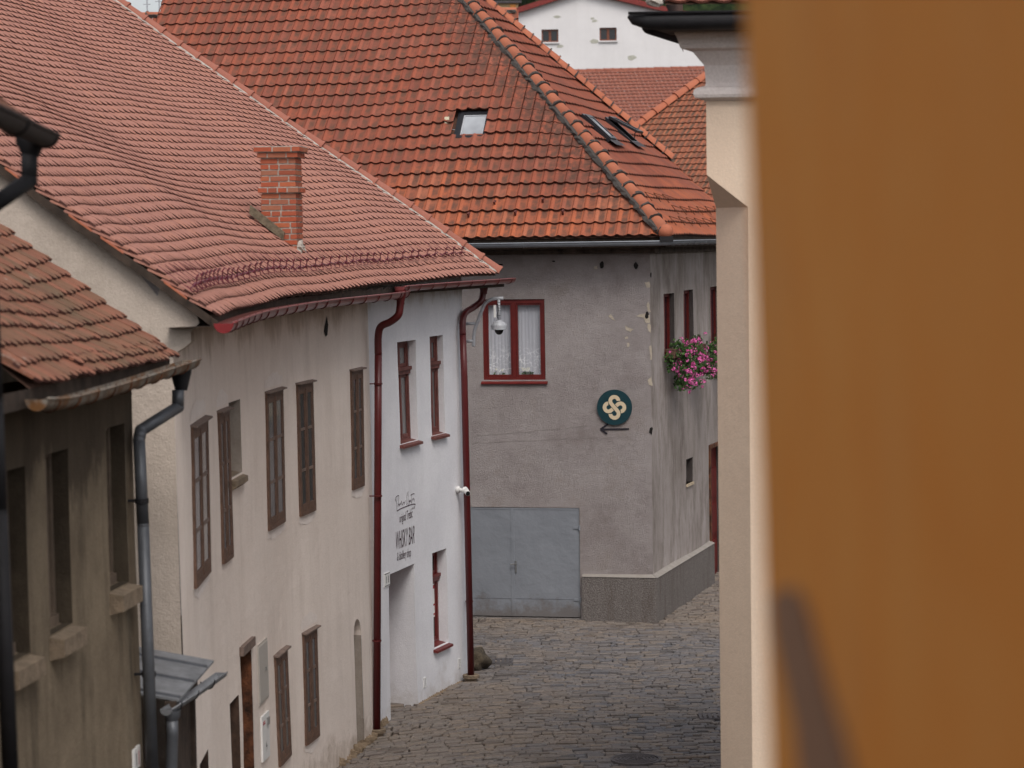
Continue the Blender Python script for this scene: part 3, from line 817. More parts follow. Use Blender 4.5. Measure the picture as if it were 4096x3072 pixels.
q.build('broken_footing', P_FOOT, house_w)

notice(_L, dep[2])
# lettering painted on the wall: glyph outlines laid on the facade surface
def text_mesh(txt, shear=0.0):
    cu = bpy.data.curves.new('lettering', 'FONT'); cu.body = txt; cu.shear = shear; cu.resolution_u = 3
    o = bpy.data.objects.new('lettering', cu); COL.objects.link(o)
    bpy.context.view_layer.update()
    me = bpy.data.meshes.new_from_object(o.evaluated_get(bpy.context.evaluated_depsgraph_get()))
    vs = [v.co.copy() for v in me.vertices]; fs = [tuple(p.vertices) for p in me.polygons]
    bpy.data.objects.remove(o); bpy.data.curves.remove(cu); bpy.data.meshes.remove(me)
    x0 = min(v.x for v in vs); x1 = max(v.x for v in vs); y0 = min(v.y for v in vs); y1 = max(v.y for v in vs)
    return [((v.x - x0) / (x1 - x0), (v.y - y0) / (y1 - y0)) for v in vs], fs
def lettering(mb, txt, xl, xr, ytl, ybl, ytr, ybr, surf, shear=0.0):
    vs, fs = text_mesh(txt, shear); out = []
    for a, b in vs:
        px = xl + (xr - xl) * a; yt = ytl + (ytr - ytl) * a; yb = ybl + (ybr - ybl) * a
        out.append(surf(px, yb + (yt - yb) * b))
    mb.add(out, fs)
def onfac(px, py):
    s, z = fhit(px, py); return fpt(s, z, .004)
q = MB()
lettering(q, 'original Trebic', 1597, 1649, 2058, 2102, 2032, 2082, onfac)
lettering(q, 'WHISKY BAR', 1583, 1657, 2127, 2200, 2101, 2173, onfac, .25)
lettering(q, '& distillery shop', 1588, 1643, 2210, 2254, 2190, 2236, onfac)
lettering(q, "since 83", 1646, 1659, 2028, 2038, 2023, 2035, onfac)
def stroke(mb, pts, w, surf, sc, ox, oy):
    pts = [surf(ox + x / sc, oy + y / sc) for x, y in pts]
    for a, b in zip(pts, pts[1:]):
        d = (b - a); 
        if d.length < 1e-5: continue
        nrm = fN(fhit(1620, 2000)[0]); sd = d.cross(nrm).normalized() * w / 2; mb.quad(a - sd, b - sd, b + sd, a + sd)
for pts, w in (([(405, 510), (370, 495), (310, 540), (250, 610), (240, 660), (290, 790), (310, 900), (318, 1240)], .011),
    ([(320, 1235), (450, 1150), (620, 1070), (900, 960), (1080, 905), (1190, 910), (1185, 960)], .014),
    ([(410, 510), (395, 700), (370, 900), (368, 1030), (395, 880), (410, 960), (440, 880), (435, 1000), (480, 860), (490, 940), (520, 800), (540, 750), (545, 900), (570, 950), (600, 870), (620, 800), (640, 870), (690, 790), (665, 940)], .009),
    ([(320, 600), (320, 760)], .007), ([(728, 755), (742, 755)], .012),
    ([(850, 300), (800, 480), (780, 700), (770, 860), (785, 950), (830, 850), (850, 700), (865, 450), (850, 300)], .007), ([(800, 340), (780, 600)], .006),
    ([(885, 700), (880, 800), (940, 700), (880, 900), (850, 1030), (900, 850), (930, 740), (935, 820), (960, 700), (975, 800), (1000, 710)], .008),
    ([(970, 490), (1030, 440), (1110, 410), (1150, 425)], .011),
    ([(1020, 440), (1010, 620), (1005, 880), (1040, 740), (1070, 640), (1075, 700), (1110, 610), (1120, 720), (1145, 650), (1130, 810)], .008)):
    stroke(q, pts, w, onfac, 11.85, 1560, 1940)
q.build('lettering', INK, house_w)
a, b = fhit(1536, 2350), fhit(1556, 2298)
L = Loc(fpt, a[0], b[0], a[1], a[1] + .2, .0)
pl = thing('house_number_plate', 'white enamel house number plate reading 11 beside the deep doorway', 'house number', L.p(0, 0, 0))
q = MB(); L.box(q, 0, L.w, 0, .014, 0, L.h); q.build('plate', WPLAST, pl)
vs, fs = text_mesh('11'); q = MB(); q.add([L.p(L.w * (.28 + .44 * u), .017, L.h * (.25 + .5 * v_)) for u, v_ in vs], fs)
for z_ in (.01, L.h - .018): L.box(q, .01, L.w - .01, .0142, .016, z_, z_ + .008)
q.build('number', INKB, pl)

# --- salmon roof: a ruled, gently waving surface of beaver-tail tiles
_sm = []
for _i in range(-8, 90):
    _s = _i * .25; _a = V((0, 0, 0)); _w = 0
    for _j in range(-12, 13):
        _q = _s + _j * .25; _p = fP(min(max(_q, 0), S_END))[0] + (fP(0)[1] * min(_q, 0)) + (fP(S_END)[1] * max(0, _q - S_END)); _k = math.exp(-(_j / 6.0) ** 2); _a += _p * _k; _w += _k
    _sm.append(_a / _w)
def rP(s):
    t = s / .25 + 8; i = int(max(0, min(len(_sm) - 2, math.floor(t)))); return _sm[i].lerp(_sm[i + 1], t - i)
def rN(s):
    d = (rP(s + .5) - rP(s - .5)).normalized(); return V((d.y, -d.x, 0))
DL = (at(0, 648, 22.0) - at(849, 1286, 22.0)).normalized()
DR = (at(417, 0, 39.6) - at(1963, 1100, 39.3)).normalized()
S_A, S_B = -.16, S_END + .55
def eave(s):
    p = rP(s) + rN(s) * .44
    return V((p.x, p.y, 6.325 + .13 * max(0, s) / S_END + .012 * math.sin(s * 1.3)))
def roofS(s, v):
    t = (s - S_A) / (S_B - S_A); d = (DL * (1 - t) + DR * t)
    p = eave(s) + d * v
    ed_ = min(1, v / 1.6); wv = ed_ * (math.sin(s * .62 + v * .30 - 2.2) * .06 * math.exp(-((v - 2.6) / 2.4) ** 2) + .006 * math.sin(s * 1.1 + v * .9) * math.exp(-v / 5) + .02 * nz(s * .7, v * .7, 4))
    return p + V((0, 0, wv))
def roof_hit(px, py, S=roofS, s=8.0, v=2.0):
    for _ in range(14):
        x, y = proj(S(s, v)); e = (px - x, py - y); h = 1e-3
        xs, ys = proj(S(s + h, v)); xv, yv = proj(S(s, v + h))
        a, b, c, d = (xs - x) / h, (xv - x) / h, (ys - y) / h, (yv - y) / h; det = a * d - b * c
        s += max(-2, min(2, (e[0] * d - b * e[1]) / det)); v += max(-2, min(2, (a * e[1] - c * e[0]) / det))
    return s, v
EXP = .158; ROWS = 60
ch_s, ch_v = roof_hit(1190, 1012)
ncol = int(round((S_B - S_A) / .205)); njc = int(round((S_J - S_A) / .205)); cwid = (S_B - S_A) / ncol; S_JR = S_A + njc * cwid
def keep_ch(s, v): return not (ch_s - .02 < s < ch_s + .42 and ch_v + .05 < v < ch_v + .55)
def deck(S, a0, a1, v1, n=40, m=20):
    d = MB(); vs = [S(a0 + (a1 - a0) * i / n, .07 + v1 * j / m) - V((0, 0, .035)) for i in range(n + 1) for j in range(m + 1)]
    d.add(vs, [(i * (m + 1) + j, (i + 1) * (m + 1) + j, (i + 1) * (m + 1) + j + 1, i * (m + 1) + j + 1) for i in range(n) for j in range(m)]); return d
mb = MB(); biber(mb, roofS, S_A, S_JR, njc, ROWS, EXP, .24, keep=keep_ch, tth=.022, lift=.050); roof_c = mb.build('roof', T_PINK, house_c, mat2=T_EDGE)
mb = MB(); biber(mb, roofS, S_JR, S_B, ncol - njc, ROWS, EXP, .24, tth=.022, lift=.050); roof_w = mb.build('roof', T_PINK, house_w, mat2=T_EDGE)
deck(roofS, S_A, S_JR, ROWS * EXP).build('roof_deck', DECK, house_c); deck(roofS, S_JR, S_B, ROWS * EXP, 12).build('roof_deck', DECK, house_w)
for hs2, a0, a1 in ((house_c, S_A, S_JR), (house_w, S_JR, S_B)):   # back slope
    q = MB(); r0, r1 = roofS(a0, ROWS * EXP), roofS(a1, ROWS * EXP); q.quad(r0, r1, r1 + V((-6, 0, -5)), r0 + V((-6, 0, -5))); q.build('rear_roof', T_PINK, hs2)
# verge tiles and mortar along the far verge
tb, mo = MB(), MB(); vmax = ROWS * EXP
vpts = [roofS(S_B - .0, vmax * k / 27) + V((0, 0, .09)) for k in range(28)]
for k in range(27): ridge_tiles(tb, None, vpts[k], vpts[k + 1], 1, .085, V((0, 0, 1)), (mo, 1), .28)
q = MB(); N = 120
for i in range(N):
    a, b = [roofS(S_B - .10, vmax * (i + e) / N) for e in (0, 1)]
    w0, w1 = .07 + .11 * abs(nz(i * .7, 1)), .07 + .11 * abs(nz((i + 1) * .7, 1)); ex = (roofS(S_B, 1) - roofS(S_B - .3, 1)).normalized()
    q.add([a - ex * w0 + V((0, 0, .045)), b - ex * w1 + V((0, 0, .045)), b + V((0, 0, .075)), a + V((0, 0, .075))], [(0, 1, 2, 3)])
rt = tb.build('verge_tiles', T_RIDGEP, house_w, smooth=True); q.build('mortar', MORTARL, rt)
# brown edge boards and tile ends on the near verge
q = MB()
for k in range(24):
    a, b = roofS(S_A + .03, vmax * k / 24), roofS(S_A + .03, vmax * (k + 1) / 24)
    q.boxv(a - V((0, .04, .10)), b - a, V((0, .05, 0)), V((0, 0, .085)))
q.build('verge_board', WOODD, house_c)
q = MB()
for k in range(24):
    if k % 3 == 1: continue
    a, b = roofS(S_A + .04, .35 + k * .36), roofS(S_A + .04, .35 + k * .36 + .26)
    q.boxv(a - V((0, .055, .02)), b - a, V((0, .05, 0)), V((0, 0, .022)))
build_each(q, 'underlay_tile', T_RIDGE, house_c)
# gable wall toward the camera with a kneeler at the eave
gd = V((-.999, -.03, 0)); G0 = FCRV[0].copy(); mb = MB(); N = 22; vs = []; M_ = 16
slope = (DL.z / math.hypot(DL.x, DL.y)); ce = eave(S_A)
for i in range(N + 1):
    d = 9.0 * i / N; x = G0.x + gd.x * d
    zt = min(6.2 + max(0, (ce.x - x)) * slope + .06 + (0 if i else -.22), 14)
    for j in range(M_ + 1):
        z = 2.9 + (zt - 2.9) * j / M_; zz = -.15 if j == 0 and False else z
        p = G0 + gd * d + V((LEAN * (6.3 - z) * (1 if i == 0 else .5), -.012 + .03 * nz(d * .8, z * .8, 9), 0)); vs.append(V((p.x, p.y, z)))
mb.add(vs, [(i * (M_ + 1) + j, (i + 1) * (M_ + 1) + j, (i + 1) * (M_ + 1) + j + 1, i * (M_ + 1) + j + 1) for i in range(N) for j in range(M_)])
a = G0 + V((LEAN * 3.4, -.012, 0)); mb.quad(V((a.x, a.y, -.15)), V((a.x, a.y, 2.9)), V((a.x - 9, a.y - .27, 2.9)), V((a.x - 9, a.y - .27, -.15)))
# kneeler: corbelled plaster block in steps
kp = [(698, 1418), (720, 1400), (740, 1388), (764, 1368), (762, 1330), (784, 1306), (797, 1292), (788, 1262), (740, 1225), (640, 1150), (600, 1300), (600, 1418)]
kp = [at(x, y, 22.165) for x, y in kp]; mb.prism(kp, (0, .25, 0))
mb.build('gable_wall', P_GABLE, house_c)
# gutters
def gpath(s0, s1, z0, z1, off, n=24): return [V((*(fP(min(s0 + (s1 - s0) * k / n, S_END))[0] + fN(min(max(s0 + (s1 - s0) * k / n, 0), S_END)) * off + (fP(S_END)[1] * max(0, s0 + (s1 - s0) * k / n - S_END))).xy, z0 + (z1 - z0) * k / n)) for k in range(n + 1)]
sg1 = roof_hit(1615, 1160, lambda s, z: gpath(s, s + .01, z, z, .50, 1)[0], 12, 6.3)[0]
gp1 = gpath(-.24, sg1, 6.295, 6.31, .50); gp2 = gpath(sg1 - .35, S_END + .95, 6.385, 6.40, .50)
q = MB(); gutter(q, gp1, .088, .013, caps=(False, True)); g1 = q.build('gutter', REDG, house_c, smooth=True)
q = MB(); gutter_hooks(q, gp1, .088, .68); build_each(q, 'gutter_bracket', REDP, g1)
q = MB(); R_ = gp1[0]; t = (gp1[1] - gp1[0]).normalized(); x = V((t.y, -t.x, 0))
ring = [R_ - t * .004 + x * math.cos(a) * .09 + V((0, 0, math.sin(a) * .09)) for a in [math.pi + math.pi * k / 14 for k in range(15)]]; q.prism(ring, -t * .012); q.build('gutter_end_cap', simple('bright_oxblood', (.20, .018, .02), .4, bump=0), g1)
q = MB(); gutter(q, gp2, .075, .012); g2 = q.build('gutter', REDG, house_w, smooth=True)
q = MB(); gutter_hooks(q, gp2, .075, .62); build_each(q, 'gutter_bracket', REDP, g2)
# fascia behind the gutter, seen under the tile edge
q = MB()
for (gp, pa) in ((gp1, house_c), (gp2, house_w)):
    q = MB()
    pts = [V((p.x - .12, p.y, 0)) for p in gp]
    for a, b in zip(pts, pts[1:]): q.quad(V((a.x, a.y, 6.27)), V((b.x, b.y, 6.27)), V((b.x, b.y, eave(1).z + .06)), V((a.x, a.y, eave(1).z + .02)))
    for a, b in zip(pts, pts[1:]): q.quad(V((a.x, a.y, 6.27)), V((b.x, b.y, 6.27)), V((b.x - .4, b.y, 6.26)), V((a.x - .4, a.y, 6.26)))
    q.build('eave_board', WOODD, pa)
# downpipes
def downpipe(pts, r, mat, parent, rings, foot=True, name='downpipe'):
    m = MB(); P = [at(*p) for p in pts[:-2]]; path = smooth(P, 5); m.tube(path, r, 16)
    b0, b1 = at(*pts[-2]), at(*pts[-1]); 
    m.tube([path[-1], b0, b1], r, 16)
    o = m.build(name, mat, parent, smooth=True)
    for (px, py, D) in rings:
        c = MB()
        p = at(px, py, D); c.tube([p - V((0, 0, .012)), p + V((0, 0, .012))], r + .008, 14); c.boxv(p + V((-r - .07, .0, -.008)), (.07, 0, 0), (0, .02, 0), (0, 0, .016)); c.build('pipe_clip', mat, o)
    if foot:
        f = MB(); f.lathe(V((b1.x, b1.y, 0)), [(.09, -.02), (.10, .06), (.13, .07), (.135, .12), (.11, .13), (.06, .10)], 16); f.build('pipe_shoe', STONE, o)
    return o
downpipe([(1602, 1188, 34.1), (1600, 1230, 34.1), (1592, 1262, 34.1), (1560, 1288, 34.15), (1524, 1306, 34.2), (1513, 1345, 34.22), (1513, 1420, 34.22), (1512, 1700, 34.2), (1507, 2925, 34.0)],
         .053, REDP, house_c, [(1513, 1535, 34.2), (1512, 1984, 34.1), (1509, 2563, 34.05)])
downpipe([(1934, 1150, 39.0), (1931, 1180, 39.0), (1922, 1207, 38.95), (1893, 1230, 38.9), (1862, 1250, 38.6), (1851, 1282, 38.45), (1851, 1340, 38.4), (1857, 1500, 38.4), (1884, 2705, 38.2)],
         .053, REDP, house_w, [(1855, 1448, 38.7), (1864, 1938, 38.6), (1878, 2405, 38.5)])
for (x, y, D, pa) in ((1602, 1178, 34.1, house_c), (1935, 1142, 39.0, house_w)):
    q = MB(); p = at(x, y, D); q.lathe(p, [(.085, .06), (.082, 0), (.055, -.1), (.055, -.14)], 16); q.build('pipe_outlet', REDP, pa, smooth=True)

# snow guard: one hooked bracket with its rod, repeated along the eave
s0g, v0g = roof_hit(795, 1218, s=1, v=.5)
gb = MB()
gb.boxv((-.004, -.0, .03), (.008, 0, 0), (0, .34, .0), (0, 0, .006))
gb.tube([(0, .02, .04), (0, -.05, .03), (0, -.09, .06), (0, -.04, .10), (0, .0, .17)], .006, 5)
gb.boxv((-.035, -.01, .15), (.07, 0, 0), (0, .012, 0), (0, 0, .045)); gb.boxv((-.045, -.045, .075), (.09, 0, 0), (0, .012, 0), (0, 0, .045))
gb.boxv((.0, -.035, .09), (.20, 0, 0), (0, .012, 0), (0, 0, .014)); gb.boxv((-.20, -.035, .06), (.20, 0, .03), (0, .012, 0), (0, 0, .014))
gme = None; tot = S_B - .9 - s0g; NG = 41
for k in range(NG):
    s_ = s0g + tot * k / (NG - 1) + rnd(-.05, .05); v_ = .40 + .10 * (s_ / S_END)
    O = roofS(s_, v_); ex = (roofS(s_ + .1, v_) - O).normalized(); ev = (roofS(s_, v_ + .1) - O).normalized(); n_ = ex.cross(ev).normalized()
    if n_.z < 0: n_ = -n_
    pa, rf = (house_c, roof_c) if s_ < S_JR else (house_w, roof_w)
    if gme is None:
        gme = bpy.data.meshes.new('snow_guard'); gme.from_pydata([tuple(p) for p in gb.v], [], gb.f)
        gme.materials.append(simple('dark_wine_steel', (.13, .018, .035), .4, .2, .5, bump=0))
        go = bpy.data.objects.new('snow_guard', gme)
    else: go = go0.copy()
    if k == 0: go0 = go
    COL.objects.link(go); go.parent = rf
    Mx = Matrix(((ex.x, ev.x, n_.x, 0), (ex.y, ev.y, n_.y, 0), (ex.z, ev.z, n_.z, 0), (0, 0, 0, 1)))
    Mx.translation = O + n_ * .035 - BASE[rf]; go.matrix_local = Mx @ Matrix.Rotation(rnd(-.12, .12), 4, 'Z')

# chimney
cb = at(1190, 1012, roofS(ch_s, ch_v).y); cb = roofS(ch_s, ch_v)
ct = rad(7); cx_, cy_ = V((math.cos(ct), -math.sin(ct), 0)), V((math.sin(ct), math.cos(ct), 0))
cwd = 140 * cb.y / FPX; cdp = .40; ztop = EYE + ray(1180, 590).z / ray(1180, 590).y * cb.y
core = MB(); bk = MB(); CO = V((cb.x - cwd, cb.y, 0)) + cx_ * 0
def lay(o, ex, ey, w, d, z, h, off, mo):
    n = 0
    core.boxv(o + V((0, 0, z)) + ex * (off + .006) + ey * (off + .006) , ex * (w - 2 * off - .012), ey * (d - 2 * off - .012), V((0, 0, h)))
    x = -(.14 if n % 2 else 0)
for c in range(16):
    z = cb.z - .55 + c * .0755
CH_H = ztop - (cb.z - .5); nc = int(CH_H / .0755)
for c in range(nc + 2):
    z = cb.z - .5 + c * .0755
    if z > ztop - .01: break
    top2 = z > ztop - .16; band = 7 <= (nc - c) < 8
    e = .0
    if z > ztop - .08: e = .07
    elif top2: e = .035
    elif band: e = .035
    O = CO - cx_ * e - cy_ * e; w_ = cwd + 2 * e; d_ = cdp + 2 * e
    core.boxv(O + V((0, 0, z)) + (cx_ + cy_) * .007, cx_ * (w_ - .014), cy_ * (d_ - .014), V((0, 0, .0755)))
    for (o2, dx, dn, L_) in ((O, cx_, -cy_, w_), (O + cx_ * w_, cy_, cx_, d_), (O + cy_ * d_, -cy_, -cx_, d_)):
        x = 0.0; first = (.12 if c % 2 else .24) * rnd(.9, 1.1)
        while x < L_ - .02:
            bl = min(first, L_ - x); first = .25 if rnd(0, 1) < .6 else .13
            if L_ - x - bl < .06: bl = L_ - x
            a0_ = x + (.010 if x > 0 else 0); a1_ = x + bl - (.010 if x + bl < L_ - .001 else 0)
            pr_ = rnd(0, .005)
            bk.boxv(o2 + dx * a0_ + V((0, 0, z + .006 + rnd(-.002, .002))) - dn * .02, dx * (a1_ - a0_), dn * (.02 + pr_), V((0, 0, .056)))
            x += bl
chm = bk.build('chimney', BRICKM, house_c); core.build('mortar', MORTARL, chm)
q = MB()
pA, pB = roof_hit(1012, 868, s=ch_s, v=ch_v + .5), roof_hit(1135, 975, s=ch_s, v=ch_v + .2)
A_, B_ = roofS(*pA) + V((0, -.05, .04)), roofS(*pB) + V((0, -.05, .04)); _y = CO.y - .11; A_.y = min(A_.y, _y); B_.y = min(B_.y, _y); q.boxv(A_, B_ - A_, V((.0, .10, .0)), V((.02, 0, .11))); q.build('weather_board', WOODG, chm)
q = MB(); p = roofS(*roof_hit(1215, 1022, s=ch_s, v=ch_v))
for k in range(7): q.ico(cb + V((rnd(-.05, .06), rnd(-.05, .2), rnd(-.02, .10))) + V((0, 0, -.0)), .06, .06, .07, .5, k, 2)
q.build('mortar_flashing', MORTARL, chm)

# ================================================================== GREY HOUSE
CW = at(2609, 2000, 43.95); CW.z = 0
AA = rad(12); dA = V((-math.cos(AA), math.sin(AA), 0)); nA = V((-math.sin(AA), -math.cos(AA), 0))
dB = V((.285, .958, 0)).normalized(); nB = V((dB.y, -dB.x, 0))
house_g = thing('grey_corner_house', 'grey roughcast corner house with hipped red tile roof at the bend of the street', 'house', CW)
def wob2(a, z): return .03 * nz(a * .45, z * .4, 11) + .01 * nz(a * 1.5, z * 1.3, 12)
def aP(s, z, off=0.0): p = CW - dA * 0 + dA * s; return V((p.x, p.y, z)) + nA * (off + wob2(s, z) * min(1, s * 2))
def bP(s, z, off=0.0): p = CW + dB * s; return V((p.x, p.y, z)) + nB * (off + wob2(s + 40, z) * min(1, s * 2))
def ahit(px, py, off=0.0):
    p = onpl(px, py, CW + nA * off, nA); return (p - CW).dot(dA), p.z
def bhit(px, py, off=0.0):
    p = onpl(px, py, CW + nB * off, nB); return (p - CW).dot(dB), p.z
def aR(s, z, off=0.0): return aP(13 - s, z, off)     # runs left to right so that frames face outward
def arect(xl, xr, yt, yb):
    ym = (yt + yb) / 2; a = ahit(xl, ym)[0]; b = ahit(xr, ym)[0]; return (13 - a, 13 - b, ahit(xl, yb)[1], ahit(xl, yt)[1])
def brect(xl, xr, yt, yb):
    ym = (yt + yb) / 2; return (bhit(xl, ym)[0], bhit(xr, ym)[0], bhit(xl, yb)[1], bhit(xl, yt)[1])
gw = arect(1932, 2180, 1198, 1520); gd_ = arect(1843, 2320, 2027, 2480)
gd_ = (gd_[0], gd_[1], -.1, gd_[3])
mb = MB(); sheet(mb, aR, 0, 13, -.2, lambda s: 7.0, [(*gw, .10), (*gd_, .06)], .35, .4); mb.build('front_wall', P_ROUGH, house_g)
bw = [brect(2656, 2697, 1176, 1440), brect(2737, 2777, 1162, 1425), brect(2842, 2880, 1148, 1405)]
bn = brect(2743, 2768, 1838, 1938); bd = brect(2843, 2905, 1790, 2300); bd = (bd[0], bd[1], -.05, bd[3])
rvb = MB(); mb = MB(); sheet(mb, bP, 0, 12, -.2, lambda s: 7.0, [(*r, .24) for r in bw] + [(*bn, .2), (*bd, .25)], .35, .4, rvb)
mb.quad(bP(bn[0], bn[2], -.2), bP(bn[1], bn[2], -.2), bP(bn[1], bn[3], -.2), bP(bn[0], bn[3], -.2)); mb.build('side_wall', P_SIDE, house_g); build_each(rvb, 'window_reveal', P_REVEAL, house_g)
q = MB(); q.quad(aP(13, -.2), aP(13, 7), aP(13, 7) + dB * 11, aP(13, -.2) + dB * 11); q.quad(bP(12, -.2), bP(12, 7), bP(12, 7) + dA * 13, bP(12, -.2) + dA * 13); q.build('rear_wall', P_SIDE, house_g)
L = Loc(bP, *bn, 0); q = MB(); L.box(q, -.01, L.w + .01, -.15, .03, -.05, .0); q.build('niche_sill', P_BARE, house_g)
# curtained window
L = Loc(aR, *gw, -.06); w, h = L.w, L.h; f = MB(); fw = .062
for a in ((0, fw), (w - fw, w)): L.box(f, a[0], a[1], -.05, .03, 0, h)
L.box(f, fw, w - fw, -.05, .028, h - fw * 1.25, h); L.box(f, fw, w - fw, -.05, .028, 0, fw * .8); L.box(f, w / 2 - .035, w / 2 + .035, -.05, .032, fw * .8, h - fw * 1.25)
for a, b in ((fw + .003, w / 2 - .038), (w / 2 + .038, w - fw - .003)):
    z0_, z1_ = fw * .8, h - fw * 1.25
    L.box(f, a, a + .03, -.04, .014, z0_, z1_); L.box(f, b - .03, b, -.04, .014, z0_, z1_); L.box(f, a + .03, b - .03, -.04, .012, z1_ - .03, z1_ - .001); L.box(f, a + .03, b - .03, -.04, .02, z0_ + .001, z0_ + .045)
wnd = f.build('window', REDW, house_g)
q = MB(); q.quad(L.p(fw, -.02, .05), L.p(w - fw, -.02, .05), L.p(w - fw, -.02, h - .05), L.p(fw, -.02, h - .05)); q.build('pane', CLEAR, wnd)
q = MB(); n = 60; vs = []
for k in range(n + 1):
    x = w * k / n; y = -.10 + .006 * math.sin(k * 1.9) + .006 * nz(k * .7, 1)
    vs += [L.p(x, y, .0), L.p(x, y + .002, h)]
q.add(vs, [(2 * k, 2 * k + 2, 2 * k + 3, 2 * k + 1) for k in range(n)]); q.build('curtain', LACE, wnd, smooth=True)
q = MB(); q.prism([L.p(-.04, -.02, -.075), L.p(-.04, .11, -.075), L.p(-.04, .11, -.055), L.p(-.04, .02, .0), L.p(-.04, -.02, .0)], L.ex * (w + .08)); q.build('sill', REDW, wnd)
for (fx, nl, wht, nm, lb) in ((w * .76, 40, 9, 'potted_plant', 'white flowering plant behind the right pane of the red window'), (w * .30, 16, 2, 'potted_plant', 'small green plant low behind the left pane of the red window')):
    pt_ = thing(nm, lb, 'potted plant', L.p(fx - .08, -.06, .03))
    q = MB()
    for k in range(nl):
        c = L.p(fx - .08 + rnd(-.10, .10), -.06 + rnd(-.015, .015), .08 + rnd(-.03, .06)); a = V((rnd(-1, 1), rnd(-1, 1), rnd(-1, 1))).normalized() * .028; b = a.orthogonal().normalized() * .02
        q.add([c - a, c - b, c + a, c + b], [(0, 1, 2, 3)])
    q.build('foliage', LEAF, pt_)
    q = MB()
    for k in range(wht):
        c0_ = L.p(fx - .08 + rnd(-.09, .10), -.04, .19 + rnd(-.02, .02))
        for j in range(5):
            a = L.ex * math.cos(j * 1.26) * .022 + L.ez * math.sin(j * 1.26) * .022; b = L.en * .004 + a.cross(L.en).normalized() * .012
            q.add([c0_, c0_ + a * .6 - b, c0_ + a * 1.3, c0_ + a * .6 + b], [(0, 1, 2, 3)])
    q.build('blossom', PETALW, pt_)
    q = MB(); q.lathe(L.p(fx - .08, -.06, .0), [(.025, .0), (.033, .05), (.035, .055), (.03, .05)], 14); q.build('pot', T_RIDGE, pt_)
# garage doors
L = Loc(aR, *gd_, -.05); w, h = L.w, L.h; q = MB(); xm = w - (ahit(2051, 2250)[0] - ahit(2320, 2250)[0])
zb = .17
for i, (a, b) in enumerate(((.02, xm - .006), (xm + .006, w - .01))):
    L.box(q, a, b, 0, .035, zb, h - .01)
    for (c, d) in ((a, a + .02), (b - .02, b)): L.box(q, c, d, .035, .042, zb + .02, h - .03)
    L.box(q, a + .02, b - .02, .035, .041, zb + .33, zb + .342); L.box(q, a + .02, b - .02, .035, .042, h - .04, h - .011)
L.box(q, xm - .03, xm + .03, .035, .045, zb, h - .012)
gdr = q.build('garage_door', DOORP, house_g)
q = MB(); sx = w - (ahit(2063, 2250)[0] - ahit(2320, 2250)[0]); sz = ahit(2063, 2264)[1] + .1
L.box(q, sx - .016, sx + .016, .045, .052, sz - .12, sz + .10); q.tube([L.p(sx, .05, sz + .04), L.p(sx, .10, sz + .04), L.p(sx - .09, .10, sz + .04)], .010, 8); q.lathe(L.p(sx, .05, sz + .045), [(.0, .02), (.014, .01), (.014, -.01), (0, -.02)], 8); q.build('handle', STEEL, gdr)
for yy in (2112, 2400):
    q = MB(); z_ = ahit(2318, yy)[1] + .1; q.tube([L.p(w - .004, .06, z_ - .045), L.p(w - .004, .06, z_ + .045)], .016, 10); L.box(q, w - .12, w - .01, .036, .05, z_ - .02, z_ + .02); q.build('hinge', DOORG, gdr)
q = MB(); L.box(q, 0, w, .0, .06, 0, .145); q.build('door_threshold', simple('worn_concrete', (.2, .18, .17), .9), house_g)
# plinth round the corner
pxl = ahit(2332, 2400)[0]; zt_ = .85; q = MB(); N = 10
pin = []; pout = []
A0 = CW + dA * pxl
pts_out = [A0 + nA * .08, CW + (nA + nB) * .085, CW + dB * (bd[0] - .06) + nB * .085]
pts_in = [A0 - nA * .05, CW - (nA + nB) * .03, CW + dB * (bd[0] - .06) - nB * .05]
qc = MB()
for k in range(2):
    a, b, c, d = pts_out[k], pts_out[k + 1], pts_in[k + 1], pts_in[k]
    z1a = zt_ + (0 if k == 0 else 0)
    for (u0, u1) in [(i / 6, (i + 1) / 6) for i in range(6)]:
        p, r = a.lerp(b, u0), a.lerp(b, u1); p2, r2 = d.lerp(c, u0), d.lerp(c, u1)
        q.quad(V((p.x, p.y, -.2)), V((r.x, r.y, -.2)), V((r.x, r.y, zt_ - .01)), V((p.x, p.y, zt_ - .01)))
        qc.quad(V((p.x, p.y, zt_ - .012)) + (nA if k == 0 else nB) * .012, V((r.x, r.y, zt_ - .012)) + (nA if k == 0 else nB) * .012, V((r2.x, r2.y, zt_ + .055)), V((p2.x, p2.y, zt_ + .055)))
a, b = pts_out[0], pts_in[0]; q.quad(V((a.x, a.y, -.2)), V((b.x, b.y, -.2)), V((b.x, b.y, zt_)), V((a.x, a.y, zt_)))
a, b = pts_out[2], pts_in[2]; q.quad(V((a.x, a.y, -.2)), V((b.x, b.y, -.2)), V((b.x, b.y, zt_)), V((a.x, a.y, zt_)))
pq = q.build('plinth', P_PLINTH, house_g); qc.build('plinth_cap', mk_plaster('pale_cement_cap', (.34, .31, .285), (.29, .26, .235), (.2, .17, .15), .3, .6, blotch=5), pq)
q = MB(); vs = []
for k in range(16):
    a_ = k * math.pi / 8; vs.append(CW + dA * (.17 + .16 * math.cos(a_) * rnd(.7, 1.2)) + nA * .0835 + V((0, 0, .24 + .075 * math.sin(a_) * rnd(.5, 1.3))))
q.add(vs, [tuple(range(16))]); q.build('tar_smudge', simple('tar_stain', (.035, .03, .028), .9, bump=0), pq)
